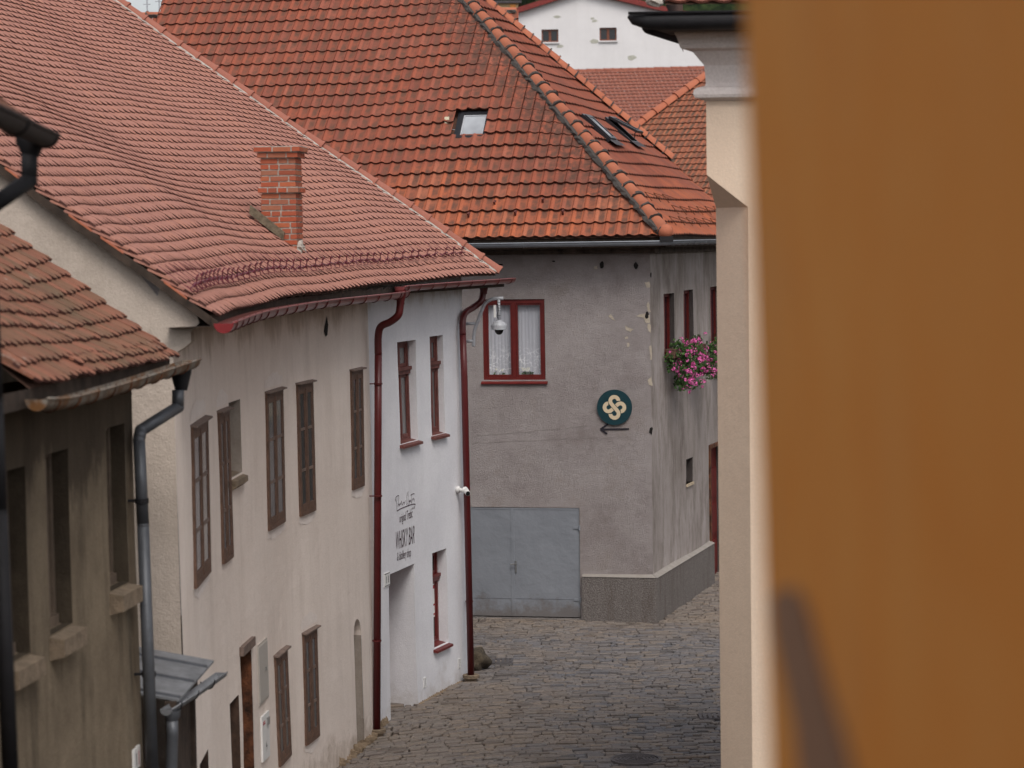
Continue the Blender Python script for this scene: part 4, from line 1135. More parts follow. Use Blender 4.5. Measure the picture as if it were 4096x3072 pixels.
# side windows and door
for r in bw:
    L = Loc(bP, *r, -.11); w, h = L.w, L.h; f = MB(); fw = .07
    for a in ((0, fw), (w - fw, w)): L.box(f, a[0], a[1], -.05, .02, 0, h)
    L.box(f, fw, w - fw, -.05, .018, h - fw, h); L.box(f, fw, w - fw, -.05, .018, 0, fw); L.box(f, w / 2 - .04, w / 2 + .04, -.05, .022, fw, h - fw)
    wn2 = f.build('window', REDW, house_g); q = MB(); q.quad(L.p(fw, -.02, fw), L.p(w - fw, -.02, fw), L.p(w - fw, -.02, h - fw), L.p(fw, -.02, h - fw)); q.build('pane', GLASSB, wn2)
L = Loc(bP, *bd, -.2); q = MB(); L.box(q, .005, L.w - .005, -.05, 0, 0, L.h - .005)
for j in range(3): L.box(q, .12, L.w - .12, 0, .03, .2 + j * .75, .8 + j * .75)
q.build('door', REDW, house_g); q = MB(); L.box(q, -.1, .0, .18, .23, 0, L.h + .06); L.box(q, .0, L.w, .19, .23, L.h - .02, L.h + .06); q.build('door_frame', RUST, house_g)
# chips of bare plaster, holes and the corner scars
chips = [[(2434, 1263), (2442, 1258), (2452, 1270), (2462, 1283), (2450, 1280)], [(2500, 1302), (2512, 1310), (2534, 1318), (2522, 1328), (2504, 1318)],
         [(2497, 1348), (2508, 1345), (2513, 1355), (2500, 1356)], [(2507, 1372), (2514, 1369), (2519, 1384), (2510, 1388)],
         [(2545, 1264), (2570, 1256), (2590, 1250), (2600, 1262), (2601, 1290), (2583, 1292), (2574, 1272)], [(2588, 1210), (2596, 1208), (2602, 1246), (2590, 1246)],
         [(2590, 1298), (2603, 1296), (2603, 1330), (2594, 1326)], [(2598, 1385), (2606, 1380), (2607, 1440), (2602, 1438)], [(2590, 1520), (2606, 1506), (2609, 1545), (2597, 1540)],
         [(2580, 1130), (2598, 1126), (2600, 1150), (2588, 1152)], [(2377, 1066), (2388, 1064), (2388, 1076), (2377, 1078)]]
q = MB()
for c in chips:
    P_ = []
    for i, (x, y) in enumerate(c):
        x2, y2 = c[(i + 1) % len(c)]
        for k in range(3): P_.append((x + (x2 - x) * k / 3 + rnd(-2, 2), y + (y2 - y) * k / 3 + rnd(-2, 2)))
    cx = sum(p[0] for p in P_) / len(P_); cy = sum(p[1] for p in P_) / len(P_)
    def pa_(x, y): s, z = ahit(x, y); return aP(s, z, .006)
    q.add([pa_(cx, cy)] + [pa_(x, y) for x, y in P_], [(0, i, i % len(P_) + 1) for i in range(1, len(P_) + 1)])
build_each(q, 'bare_plaster_chip', mk_plaster('exposed_lime', (.55, .47, .38), (.47, .40, .32), (.3, .25, .2), .2, .8, blotch=9), house_g)
q = MB()
for (x, y, rx, ry) in ((2408, 1060, 10, 14), (2544, 1062, 9, 14), (2588, 1262, 8, 16), (2604, 1722, 8, 16), (2004, 1058, 12, 3), (2215, 1045, 7, 3), (2604, 1100, 3, 12)):
    vs = []
    for k in range(12):
        a = k * math.pi / 6; s, z = ahit(x + rx * math.cos(a) * rnd(.7, 1.2), y + ry * math.sin(a) * rnd(.7, 1.2)); vs.append(aP(s, z, .011))
    q.add(vs, [tuple(range(12))])
build_each(q, 'wall_hole', BLACKM, house_g)
q = MB()   # hairline cracks
for line in (((1890, 1745), (2100, 1728), (2390, 1703)), ((1890, 1774), (2200, 1760), (2540, 1745)), ((2480, 1745), (2560, 1770))):
    P_ = [aP(*ahit(x + rnd(-3, 3), y + rnd(-2, 2)), .006) for (xa, ya), (xb, yb) in zip(line, line[1:]) for x, y in [(xa + (xb - xa) * t / 12, ya + (yb - ya) * t / 12) for t in range(12)]]
    for a, b in zip(P_, P_[1:]): q.quad(a, b, b + V((0, 0, .010)), a + V((0, 0, .006)))
build_each(q, 'crack_repair', mk_plaster('crack_line', (.4, .36, .35), (.3, .26, .25), (.15, .12, .1), .2, .3, blotch=9), house_g)

# --- hipped roof: front face A and side face B
P0 = at(2664, 945, 43.35)
eA = V((-math.cos(rad(10.5)), math.sin(rad(10.5)), 0)); uA = V((math.sin(rad(10.5)), math.cos(rad(10.5)), 0))
pit = rad(42); upA = uA * math.cos(pit) + V((0, 0, math.sin(pit))); nAr = V((0, 0, 1)) * math.cos(pit) - uA * math.sin(pit)
HT = onpl(1862, 0, P0, nAr)                      # a point high on the hip
hipd = (HT - P0).normalized()
nBr = dB.cross(hipd).normalized()
if nBr.z < 0: nBr = -nBr
upB = nBr.cross(dB).normalized()
if upB.z < 0: upB = -upB
def sA(p): return (p - P0).dot(eA)
def vA(p): return (p - P0).dot(upA)
hA = sA(HT) / vA(HT)
LT1, LT0 = onpl(654, 0, P0, nAr), onpl(605, 154, P0, nAr)
def leftlim(v): return sA(LT0) + (sA(LT1) - sA(LT0)) * (v - vA(LT0)) / (vA(LT1) - vA(LT0))
SMAX = 30.0
def SA(sx, v):     # sx runs left to right: sx = SMAX - s
    s = SMAX - sx; b = 0.0
    x_, _ = 0, 0
    t = max(0, min(1, (s - 3.6) / 3.4)); t = t * t * (3 - 2 * t)
    b = .30 * (1 - t) * min(1, max(0, (v - .2) / 3.0)) - .12 + .12 * (1 if v < .2 else 1)
    # the right third of the roof sits a little higher: old rafters
    edge = max(0, min(1, (s - hA * v) / 1.2))
    return P0 + eA * s + upA * v + nAr * (b * .5 * edge + .012 * nz(s * .7, v * .7, 3)), -eA, upA, nAr
holeA = [onpl(x, y, P0, nAr) for x, y in ((1848, 470), (1962, 466), (1945, 575), (1828, 578))]
ha = (min(sA(p) for p in holeA) , max(sA(p) for p in holeA), min(vA(p) for p in holeA), max(vA(p) for p in holeA))
hole2 = [onpl(x, y, P0, nAr) for x, y in ((1088, 512), (1150, 512), (1138, 560), (1075, 570))]
hb_ = (min(sA(p) for p in hole2), max(sA(p) for p in hole2), min(vA(p) for p in hole2), max(vA(p) for p in hole2))
def holef(sx, v):
    s = SMAX - sx
    for h_ in (ha, hb_):
        if h_[0] - .06 < s < h_[1] + .06 and h_[2] - .02 < v < h_[3] + .06: return True
    return False
def stainA(sx, v):
    s = SMAX - sx; d = (s - hA * v)      # distance from the hip
    c = nz(s * 3.3, 0, 5); L_ = max(0.0, 1 - abs(d) / (1.5 + 1.2 * c)) if v > .9 else 0
    return min(1, max(0, L_ * 1.5))
mb = MB(); pan(mb, SA, SMAX - 22, SMAX, .213, 26, .353, limL=lambda v: SMAX - leftlim(v), limR=lambda v: SMAX - hA * v, hole=holef, stainf=stainA)
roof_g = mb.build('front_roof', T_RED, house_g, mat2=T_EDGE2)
q = MB(); vv = 26 * .353
q.quad(P0 - nAr * .02, P0 + eA * leftlim(0) - nAr * .02, P0 + eA * leftlim(vv) + upA * vv - nAr * .02, P0 + eA * hA * vv + upA * vv - nAr * .02); q.build('roof_deck', DECK, house_g)
# side face
def sB(p): return (p - P0).dot(dB)
def vB(p): return (p - P0).dot(upB)
hB = sB(HT) / vB(HT)
K1, K2, K3 = [onpl(x, y, P0, nBr) for x, y in ((1925, 0), (2686, 648), (2856, 808))]
def rlim(v):
    if v > vB(K2): return sB(K2) + (sB(K1) - sB(K2)) * (v - vB(K2)) / (vB(K1) - vB(K2))
    return sB(K2) + (sB(K3) - sB(K2)) * (v - vB(K2)) / (vB(K3) - vB(K2))
expB = .353 * math.sin(pit) / max(.2, upB.z)
def SB(s, v): return P0 + dB * s + upB * v + nBr * (.02 * math.sin(s * 1.1 + v) + .015 * nz(s * .6, v * .6, 7)), dB, upB, nBr
sk = []
for (tx, ty, bx, by) in ((2341, 478, 2428, 570), (2443, 492, 2515, 576)):
    t_, b_ = onpl(tx, ty, P0, nBr), onpl(bx, by, P0, nBr); sk.append((sB(b_), vB(b_), vB(t_)))
def holeb(s, v): return any(a - .05 < s < a + .56 and v0 < v < v1 + .05 for a, v0, v1 in sk)
nrB = int(vv * math.sin(pit) / max(.2, upB.z) / expB)
mb = MB(); pan(mb, SB, 0, 16, .213, min(nrB, 26), expB, limL=lambda v: hB * v, limR=rlim, hole=holeb, hs_=.9)
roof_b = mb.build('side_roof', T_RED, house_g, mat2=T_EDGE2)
q = MB(); vt = 25 * expB; q.add([P0 - nBr * .02, P0 + dB * rlim(0) - nBr * .02, K2 - nBr * .02, P0 + dB * rlim(vt) + upB * vt - nBr * .02, P0 + dB * hB * vt + upB * vt - nBr * .02], [(0, 1, 2, 3, 4)]); q.build('roof_deck', DECK, house_g)
# hip tiles
tb, mo = MB(), MB(); HTT = P0 + (HT - P0) * 1.12
ridge_tiles(tb, mo, P0 + V((0, 0, .09)) + hipd * .05, HTT + V((0, 0, .08)), 27, .14, V((0, 0, 1)), (mo, -1))
c = P0 + V((0, 0, .07)) + hipd * .05; tb.ico(c - hipd * .02 , .14, .16, .14, .04, 3, 3)
hp_ = tb.build('hip_tiles', T_RIDGE, house_g, smooth=True); mo.build('mortar', MORTAR, hp_)
q = MB(); q.boxv(P0 + V((-.12, -.16, -.10)), (.24, 0, 0), (0, .2, 0), (0, 0, .1)); q.build('hip_bracket', BLK, house_g)
tb, mo = MB(), MB(); a = P0 + dB * rlim(vB(K2)) + upB * vB(K2); b = K1 + (K1 - K2) * .12
ridge_tiles(tb, mo, a + V((0, 0, .08)), b + V((0, 0, .08)), 24, .14, V((0, 0, 1)), (mo, 1))
hp_ = tb.build('hip_tiles', T_RIDGE, house_g, smooth=True); mo.build('mortar', MORTAR, hp_)
# gutter, fascia and soffit
wallA_l = CW + dA * 13
gpa = [P0 - uA * .07 + eA * 22 + V((0, 0, -.11)), P0 - uA * .07 + eA * .02 + nB * .02 + V((0, 0, -.09))]
gpb = [P0 - uA * .07 + nB * .09 + V((0, 0, -.085)), P0 + nB * .09 + dB * 12 + V((0, 0, -.075))]
q = MB(); gutter(q, [gpa[0].lerp(gpa[1], k / 10) for k in range(11)] + [gpb[0].lerp(gpb[1], k / 10) for k in range(11)], .075, .013); gg = q.build('gutter', GUTG, house_g, smooth=True)
q = MB(); gutter_hooks(q, [gpb[0], gpb[1]], .075, .5); gutter_hooks(q, [gpa[0], gpa[1]], .075, 1.05); build_each(q, 'gutter_bracket', GUTG, gg)
q = MB()
for (o1, o2) in ((P0 + uA * .06 + eA * 22, P0 + uA * .06 + nB * -.02), (P0 + uA * .06 - nB * .02, P0 + dB * 12 - nB * .02)):
    a, b = V((o1.x, o1.y, 6.86)), V((o2.x, o2.y, 6.86)); q.quad(a, b, b + V((0, 0, .26)), a + V((0, 0, .26)))
q.build('eave_board', WOODD, house_g)
q = MB()   # moulded timber cornice under the eave
for dz_, of in ((6.88, .30), (6.76, .12)):
    a, b = aP(13, dz_, of), CW + (nA + nB * 1.0) * of; b = V((b.x, b.y, dz_)); c = V((*(CW + dB * 12 + nB * of).xy, dz_))
    for (p, r_, nn2) in ((a, b, nA), (b, c, nB)):
        q.boxv(p, r_ - p, -nn2 * (of + .0), V((0, 0, .135)))
q.build('cornice', simple('dark_stained_cornice', (.075, .055, .045), .9, var=.6, scale=5), house_g)
# snow hooks on the front face
for (x, y) in ((1976.7, 832), (2059, 872), (2169.5, 822), (2249, 869), (1679, 884), (1872, 880)):
    p = onpl(x, y, P0, nAr) + nAr * .06; q = MB(); q.boxv(p - eA * -.0 + upA * .0, -eA * .035, upA * .13, nAr * .012); q.boxv(p, -eA * .035, upA * .012, nAr * .08); q.prism([p + nAr * .08, p + nAr * .02 + upA * .11, p + nAr * .03 + upA * .12, p + nAr * .09], -eA * .03)
    q.build('snow_hook', RUSTRED, roof_g)
# wire snow guards on the side face
q = MB()
for (v_, s_a, n_) in ((.55 * expB, 1.2, 9), (1.55 * expB, 2.6, 9), (2.5 * expB, 1.4, 3)):
    for k in range(n_):
        s_ = s_a + k * .75; O, ex, ev, nr = SB(s_, v_); O = O + nr * .08
        q.tube([O, O + ex * .0 + ev * .22 + nr * .03, O + ex * .42 + nr * .10, O + ex * .12 + ev * .05 + nr * .02], .007, 4)
build_each(q, 'snow_guard', RUST, roof_b)
# skylights
def skylight(parent, O, ex, ev, n_, w, h, glass, opened=0.0, apron=True, thick=.07):
    q = MB(); fw = .07
    def bx(m, x0, x1, y0, y1, z0, z1): m.boxv(O + ex * x0 + ev * y0 + n_ * z0, ex * (x1 - x0), ev * (y1 - y0), n_ * (z1 - z0))
    bx(q, -.05, 0, -.03, h + .05, -.02, thick * .7); bx(q, w, w + .05, -.03, h + .05, -.02, thick * .7); bx(q, 0, w, h, h + .05, -.02, thick * .7); bx(q, 0, w, -.03, 0, -.02, thick * .7); bx(q, 0, w, 0, h, -.05, -.03)
    s = q.build('skylight', FRAMEK, parent)
    if opened:
        c, sn = math.cos(opened), math.sin(opened); H = O + ev * h + n_ * thick * .8; d2 = -ev * c + n_ * sn; n2 = n_ * c + ev * sn
        m = MB()
        for a, b in ((0, fw), (w - fw, w)): m.boxv(H + ex * a, ex * (b - a), d2 * h, n2 * .05)
        m.boxv(H + ex * fw, ex * (w - 2 * fw), d2 * fw, n2 * .05); m.boxv(H + ex * fw + d2 * (h - fw), ex * (w - 2 * fw), d2 * fw, n2 * .05)
        m.build('sash', FRAMEK, s); gq = MB(); gq.boxv(H + ex * fw + d2 * fw + n2 * .02, ex * (w - 2 * fw), d2 * (h - 2 * fw), n2 * .01); gq.build('pane', GLASSSKY, s)
        m = MB(); m.tube([O + ex * w * .5 + n_ * .02, H + d2 * (h - .1) + ex * w * .5], .01, 6); m.build('stay', FRAMEK, s)
    else:
        m = MB()
        for a, b in ((.002, fw), (w - fw, w - .002)): bx(m, a, b, .002, h - .002, -.02, thick)
        bx(m, fw, w - fw, .002, fw, -.02, thick); bx(m, fw, w - fw, h - fw, h - .002, -.02, thick)
        m.build('sash', FRAMEK, s); gq = MB(); bx(gq, fw, w - fw, fw, h - fw, thick * .5, thick * .6); gq.build('pane', GLASSSKY, s)
        m = MB()
        for a, b in ((fw, fw + .025), (w - fw - .025, w - fw)): bx(m, a, b, fw, h - fw, thick * .6, thick * .75)
        bx(m, fw + .025, w - fw - .025, fw, fw + .02, thick * .6, thick * .75); bx(m, fw + .025, w - fw - .025, h - fw - .025, h - fw, thick * .6, thick * .75); m.build('glazing_bead', GREYP, s)
    if apron:
        m = MB(); n = 18; vs = []
        for k in range(n + 1):
            x = -.12 + (w + .24) * k / n; vs += [O + ex * x + ev * -.03 + n_ * .055, O + ex * x + ev * (-.20 - .02 * math.sin(k * 1.3)) + n_ * .075]
        m.add(vs, [(2 * k, 2 * k + 2, 2 * k + 3, 2 * k + 1) for k in range(n)]); m.build('lead_apron', LEAD, s)
    return s
bmp = SA(SMAX - (ha[0] + ha[1]) / 2, (ha[2] + ha[3]) / 2)[0]; flat = P0 + eA * (ha[0] + ha[1]) / 2 + upA * (ha[2] + ha[3]) / 2; dh = (bmp - flat).dot(nAr)
skylight(roof_g, P0 + eA * ha[1] + upA * (ha[2] + .04) + nAr * (.03), -eA, upA, nAr, ha[1] - ha[0], ha[3] - ha[2] - .04, GLASSSKY, thick=.10)
skylight(roof_g, P0 + eA * hb_[1] + upA * (hb_[2] + .04) + nAr * (.03), -eA, upA, nAr, hb_[1] - hb_[0], hb_[3] - hb_[2] - .04, GLASSSKY, thick=.10)
for i, (a, v0, v1) in enumerate(sk): skylight(roof_b, P0 + dB * a + upB * v0 + nBr * .04, dB, upB, nBr, .50, v1 - v0, GLASSSKY, rad(15) if i else 0, True, .08)
# small white antenna box with its cable
p = onpl(1792, 508, P0, nAr) + nAr * .14
ab = thing('antenna_box', 'small cream box with a cable fixed to red tiles beside the skylight', 'antenna', p)
q = MB(); q.boxv(p + V((-.045, -.02, -.085)), (.09, 0, 0), (0, .04, 0), (0, 0, .17)); q.boxv(p + V((-.05, -.025, -.105)), (.1, 0, 0), (0, .05, 0), (0, 0, .02)); q.build('box', CREAMP, ab)
q = MB(); q.tube(smooth([p + V((0, 0, -.1)), p + V((.08, .02, -.15)), p + V((.2, .03, -.16)), p + V((.3, .02, -.13))], 5), .006, 5); q.tube([p + V((0, .02, 0)), p + V((0, .15, -.05))], .012, 6); q.build('cable', GREYP, ab)

# round sign and arrow
sc_, sz_ = ahit(2459, 1629); cen = aP(sc_, sz_, .03); R_s = .325; tX = -dA; tZ = V((0, 0, 1))
sgn = thing('round_sign', 'round dark green sign with cream knot emblem on the grey wall', 'sign', cen)
q = MB(); n = 48; ring = [cen + tX * math.cos(2 * math.pi * k / n) * R_s + tZ * math.sin(2 * math.pi * k / n) * R_s for k in range(n)]; q.prism(ring, nA * .02); q.build('disc', SGN, sgn)
U_ = R_s / 460.0
def em(x, y, o): return cen + tX * (x * U_) + tZ * (-y * U_) + nA * o
def spath(rot, cutA, cutB):
    pts = []; al = math.asin(2 * 107 / 330.0); phi = math.pi - 0
    th0 = cutA; th1 = -(math.pi) - (-al)       # top circle, angle from +x, counter-clockwise over the top
    # tangent point on the top circle lies at angle (180 + al) measured counter-clockwise
    N = 40; end = math.pi + al
    for k in range(N + 1):
        t = cutA + (end - cutA) * k / N; pts.append((107 * math.cos(t), -165 - 107 * math.sin(t)))
    for k in range(N + 1):
        t = al - (math.pi + al - cutB) * k / N
        pts.append((107 * math.cos(t), 165 - 107 * math.sin(t)))
    c, s_ = math.cos(rot), math.sin(rot)
    return [(x * c - y * s_, x * s_ + y * c) for x, y in pts]
def band(mb, pts, w, o):
    n = len(pts); vs = []
    for i, (x, y) in enumerate(pts):
        x0, y0 = pts[max(i - 1, 0)]; x1, y1 = pts[min(i + 1, n - 1)]; dx, dy = x1 - x0, y1 - y0; l = math.hypot(dx, dy) or 1
        vs += [em(x - dy / l * w / 2, y + dx / l * w / 2, o), em(x + dy / l * w / 2, y - dx / l * w / 2, o)]
    mb.add(vs, [(2 * i, 2 * i + 2, 2 * i + 3, 2 * i + 1) for i in range(n - 1)])
p1 = spath(0, .05, 0.05); p2 = [(y * .95, -x * .97) for x, y in spath(0, .05, .05)]
q = MB(); band(q, p2, 98, .0225); em1 = q.build('emblem', SCREAM, sgn)
q = MB(); band(q, [p for p in p1[6:-6]], 124, .024); q.build('emblem_outline', SGN, em1)
q = MB(); band(q, p1, 98, .0255); q.build('emblem_band', SCREAM, em1)
aw = MB()
def aseg(x0, y0, x1, y1, w):
    a, b = aP(*ahit(x0, y0), .004), aP(*ahit(x1, y1), .004); d = (b - a).normalized(); sd = d.cross(nA).normalized() * w / 2
    aw.add([a - sd, b - sd, b + sd, a + sd, a - sd + nA * .012, b - sd + nA * .012, b + sd + nA * .012, a + sd + nA * .012], [(0, 1, 2, 3), (4, 5, 6, 7), (0, 1, 5, 4), (1, 2, 6, 5), (2, 3, 7, 6), (3, 0, 4, 7)])
aseg(2406, 1717, 2516, 1715.5, .026); aseg(2402, 1717, 2432, 1696, .032); aseg(2402, 1717, 2429, 1735, .032)
prop(aw.build('direction_arrow', INKB, base=aP(*ahit(2402, 1715))), 'thin black arrow pointing left below the round green sign', 'arrow')

# flower boxes
def flowerbox(r, wid, drop, label, seed, ext):
    random.seed(seed)
    s0 = r[0] - .02; z0 = r[2] + .05; L = Loc(bP, s0, s0 + .01, z0, z0 + 1, 0.02)
    o = thing('flower_box', label, 'flower box', L.p(0, 0, 0), 'pink flower boxes on the side wall of the grey house')
    q = MB(); q.boxv(L.p(0, .01, -.02), L.ex * wid, L.en * .18, V((0, 0, .16))); q.boxv(L.p(-.01, .0, .13), L.ex * (wid + .02), L.en * .2, V((0, 0, .02))); q.build('trough', BROWN, o)
    q = MB(); fl = MB(); st = MB()
    clumps = [(rnd(-.12, wid + .02), rnd(.06, ext), rnd(-drop, .14)) for _ in range(44)]
    for cx, cy, cz in clumps:
        cz = cz + .12 - max(0, cy - .15) * .5
        for k in range(26):
            c = L.p(cx + rnd(-.09, .09), max(.03, cy + rnd(-.08, .08)), cz + rnd(-.09, .09)); a = V((rnd(-1, 1), rnd(-1, 1), rnd(-1, 1))).normalized() * .034; b = a.orthogonal().normalized() * .026
            q.add([c - a, c - b, c - a * .2, c + b, c + a], [(0, 1, 2, 3), (2, 1, 4, 3)])
        st.tube([L.p(wid / 2 + (cx - wid / 2) * .4, .1, .12), L.p(cx, cy, cz)], .005, 4)
    for i in range(105):
        t = i / 105
        cx, cy, cz = random.choice(clumps); cz = cz + .12 - max(0, cy - .15) * .5
        c = L.p(cx + rnd(-.14, .14), cy + rnd(.02, .16), cz + rnd(-.14, .12)); r_ = rnd(.026, .048)
        for k in range(16):
            d = V((rnd(-1, 1), rnd(-1, 1), rnd(-1, 1))).normalized(); p = c + d * r_; a = d.orthogonal().normalized() * .015; b = d.cross(a).normalized() * .013
            fl.add([p - a, p - b, p + a, p + b], [(0, 1, 2, 3)])
    q.build('foliage', LEAF, o); fl.build('blossoms', PETAL, o); st.build('stems', STEM, o)
flowerbox(bw[0], 1.0, .62, 'pink flower box trailing lowest, under the side window nearest the house corner', 3, .42)
flowerbox(bw[1], 1.0, .42, 'pink flower box under the middle window of the grey side wall', 4, .5)
flowerbox(bw[2], 1.0, .35, 'pink flower box mostly hidden behind the beige building edge', 5, .3)
random.seed(21)

# cameras
D_ = 39.0
cm_ = thing('dome_camera', 'grey dome surveillance camera hanging from a curved pipe bracket', 'security camera', at(1894, 1385, D_))
q = MB(); arm = smooth([at(x, y, D_) for x, y in ((1894, 1386), (1895, 1350), (1900, 1315), (1912, 1283), (1926, 1245), (1940, 1215), (1962, 1199), (1985, 1194), (2013, 1193))], 5); q.tube(arm, .028, 12)
for y in (1295, 1365): q.tube([at(1862, y, D_), at(1900 if y < 1300 else 1894, y - 1, D_)], .026, 10)
br = q.build('bracket', GREYP, cm_, smooth=True)
q = MB(); tp = at(1995, 1194, D_); q.tube([tp, at(1996, 1280, D_)], .024, 12); q.build('drop_pipe', GREYP, br, smooth=True)
c = at(1996, 1305, D_); k_ = D_ / FPX
q = MB(); q.lathe(c, [(.0, 25 * k_), (12 * k_, 25 * k_), (13 * k_, 20 * k_), (23 * k_, 17 * k_), (25 * k_, 12 * k_), (29 * k_, 9 * k_), (31 * k_, 4 * k_), (31 * k_, -13 * k_), (29 * k_, -14 * k_), (18 * k_, -14 * k_)], 28); q.build('housing', GREYP, cm_, smooth=False)
q = MB(); q.lathe(c + V((0, 0, -13 * k_)), [(17.5 * k_, 0), (17.5 * k_, -4 * k_), (15 * k_, -12 * k_), (10 * k_, -18 * k_), (5 * k_, -20.5 * k_), (0.001, -21 * k_)], 24); q.build('dome', DOME, cm_, smooth=True)
q = MB(); a = at(1980, 1245, D_ - .02); q.boxv(a + V((-.022, -.03, -.10)), (.04, 0, 0), (0, .06, 0), (0, 0, .20)); q.build('antenna_panel', WPLAST, cm_)
q = MB()
for y in (1210, 1222, 1232, 1243, 1262): p = at(1996, y, D_); q.tube([p - V((0, 0, .003)), p + V((0, 0, .003))], .027, 10)
q.tube(smooth([at(1990, 1215, D_ - .03), at(1993, 1240, D_ - .03), at(1988, 1262, D_ - .03), at(1992, 1275, D_ - .03)], 4), .006, 5); q.build('cable_ties', INKB, cm_)
a = fhit(1826, 1958); P_ = fpt(a[0], a[1], 0); n_ = fN(a[0])
cm2 = thing('bullet_camera', 'small white bullet camera on the white wall beside the red downpipe', 'security camera', P_)
q = MB(); q.tube([P_, P_ + n_ * .05], .055, 18); q.tube([P_ + n_ * .05, P_ + n_ * .09 + V((0, 0, -.01))], .03, 12); hb = P_ + n_ * .13 + V((0, -.0, -.01)); q.ico(hb, .05, .05, .05, 0, 1, 3); q.build('mount', WPLAST, cm2, smooth=True)
cd2 = V((.25, -1, -.28)).normalized(); q = MB(); q.tube([hb - cd2 * .06 + n_ * .03, hb + cd2 * .14 + n_ * .03], .042, 16); bdy = q.build('body', WPLAST, cm2, smooth=False)
q = MB(); q.tube([hb + cd2 * .141 + n_ * .03, hb + cd2 * .146 + n_ * .03], .036, 16); q.build('lens', DOME, bdy)

# meter boxes on the cream house
a, b = fhit(1034, 2827), fhit(1063, 2560); L = Loc(fpt, a[0], b[0], a[1], fhit(1034, 2575)[1], 0)
o = thing('meter_cupboard', 'flush grey-cream cupboard door in the cream wall above a white box', 'meter box', L.p(0, 0, 0))
q = MB(); L.box(q, 0, L.w, 0, .012, 0, L.h); q.build('frame', mk_plaster('cupboard_paint', (.50, .45, .41), (.46, .41, .37), (.3, .26, .23), .1, .2), o); q = MB(); L.box(q, .03, L.w - .03, .012, .02, .03, L.h - .03); dd = q.build('door', mk_plaster('cupboard_door', (.46, .43, .40), (.43, .40, .37), (.3, .26, .23), .1, .2), o); q = MB(); L.box(q, L.w * .62, L.w * .66, .02, .04, L.h * .5, L.h * .56); q.build('latch', STEEL, dd)
a, b = fhit(1045, 3050), fhit(1068, 2850); L = Loc(fpt, a[0], b[0], a[1], fhit(1045, 2864)[1], 0)
o = thing('electric_meter_box', 'narrow white plastic electricity box with lightning mark, low on the cream wall', 'meter box', L.p(0, 0, 0))
q = MB(); L.box(q, 0, L.w, 0, .025, 0, L.h); bb = q.build('cover', WPLAST, o)
q = MB(); L.box(q, L.w * .60, L.w * .78, .025, .05, L.h * .74, L.h * .90); q.build('lock', STEEL, bb)
q = MB(); z = [(.5, .40), (.42, .27), (.52, .28), (.46, .14), (.60, .31), (.50, .30)]; q.add([L.p(L.w * x, .028, L.h * y) for x, y in z], [(0, 1, 2, 5), (2, 3, 4, 5)]); q.build('lightning_mark', INKB, bb)
q = MB(); L.box(q, L.w * .1, L.w * .4, .0252, .027, L.h * .80, L.h * .83); L.box(q, L.w * .1, L.w * .4, .0252, .027, L.h * .85, L.h * .87); q.build('warning_stripe', INKR, bb)

# ================================================================== street
prop(cobbles().build('cobbled_street', COBBLE), kind='structure')
c = onz(2544, 3037, .03); o = thing('manhole_cover', 'round cast iron manhole cover with ribbed pattern in the cobbles', 'manhole cover', c)
q = MB(); q.lathe(c, [(.0, .0), (.29, .0), (.29, -.03), (.30, -.03)], 40); q.build('lid', IRON, o)
q = MB()
for r_ in (.10, .15, .20, .25): q.lathe(c, [(r_, .001), (r_, .012), (r_ + .022, .012), (r_ + .022, .001)], 36)
for k in range(10): a = k * math.pi / 5; q.boxv(c + V((math.cos(a) * .02 - math.sin(a) * -.005, math.sin(a) * .02, .001)), (math.cos(a) * .08, math.sin(a) * .08, 0), (-math.sin(a) * .012, math.cos(a) * .012, 0), (0, 0, .011))
q.build('ribs', IRON, o); q = MB(); q.lathe(c, [(.305, -.03), (.305, .012), (.345, .012), (.35, -.03)], 40); q.build('rim', IRON, o)
for (x, y, lab) in ((1985, 2643, 'slotted iron drain grate behind the boulder at the white house corner'), (2872, 2863, 'ribbed iron drain grate cut off by the beige building edge')):
    c = onz(x, y, .03); o = thing('drain_grate', lab, 'drain', c); q = MB(); w, d = .56, .42
    for a in (-w / 2, w / 2 - .04): q.boxv(c + V((a, -d / 2, -.03)), (.04, 0, 0), (0, d, 0), (0, 0, .035))
    for k in range(6): q.boxv(c + V((-w / 2 + .06 + k * .078, -d / 2 + .03, -.028)), (.045, 0, 0), (0, d - .06, 0), (0, 0, .032))
    for a in (-d / 2, d / 2 - .03): q.boxv(c + V((-w / 2 + .04, a, -.03)), (w - .08, 0, 0), (0, .03, 0), (0, 0, .034))
    q.build('grating', IRON, o); q = MB(); q.boxv(c + V((-w / 2 + .04, -d / 2 + .03, -.033)), (w - .08, 0, 0), (0, d - .06, 0), (0, 0, .004)); q.build('pit', BLACKM, o)
q = MB(); c = at(1898, 2672, 39.3); q.ico(V((c.x, c.y, .16)), .24, .28, .22, .45, 3, 5)
prop(q.build('guard_stone', simple('mossy_granite', (.075, .058, .04), .95, var=.7, scale=12, bump=.03), base=V((c.x, c.y, 0)), smooth=True), 'rough mossy boulder at the street corner behind the right red downpipe', 'boulder')

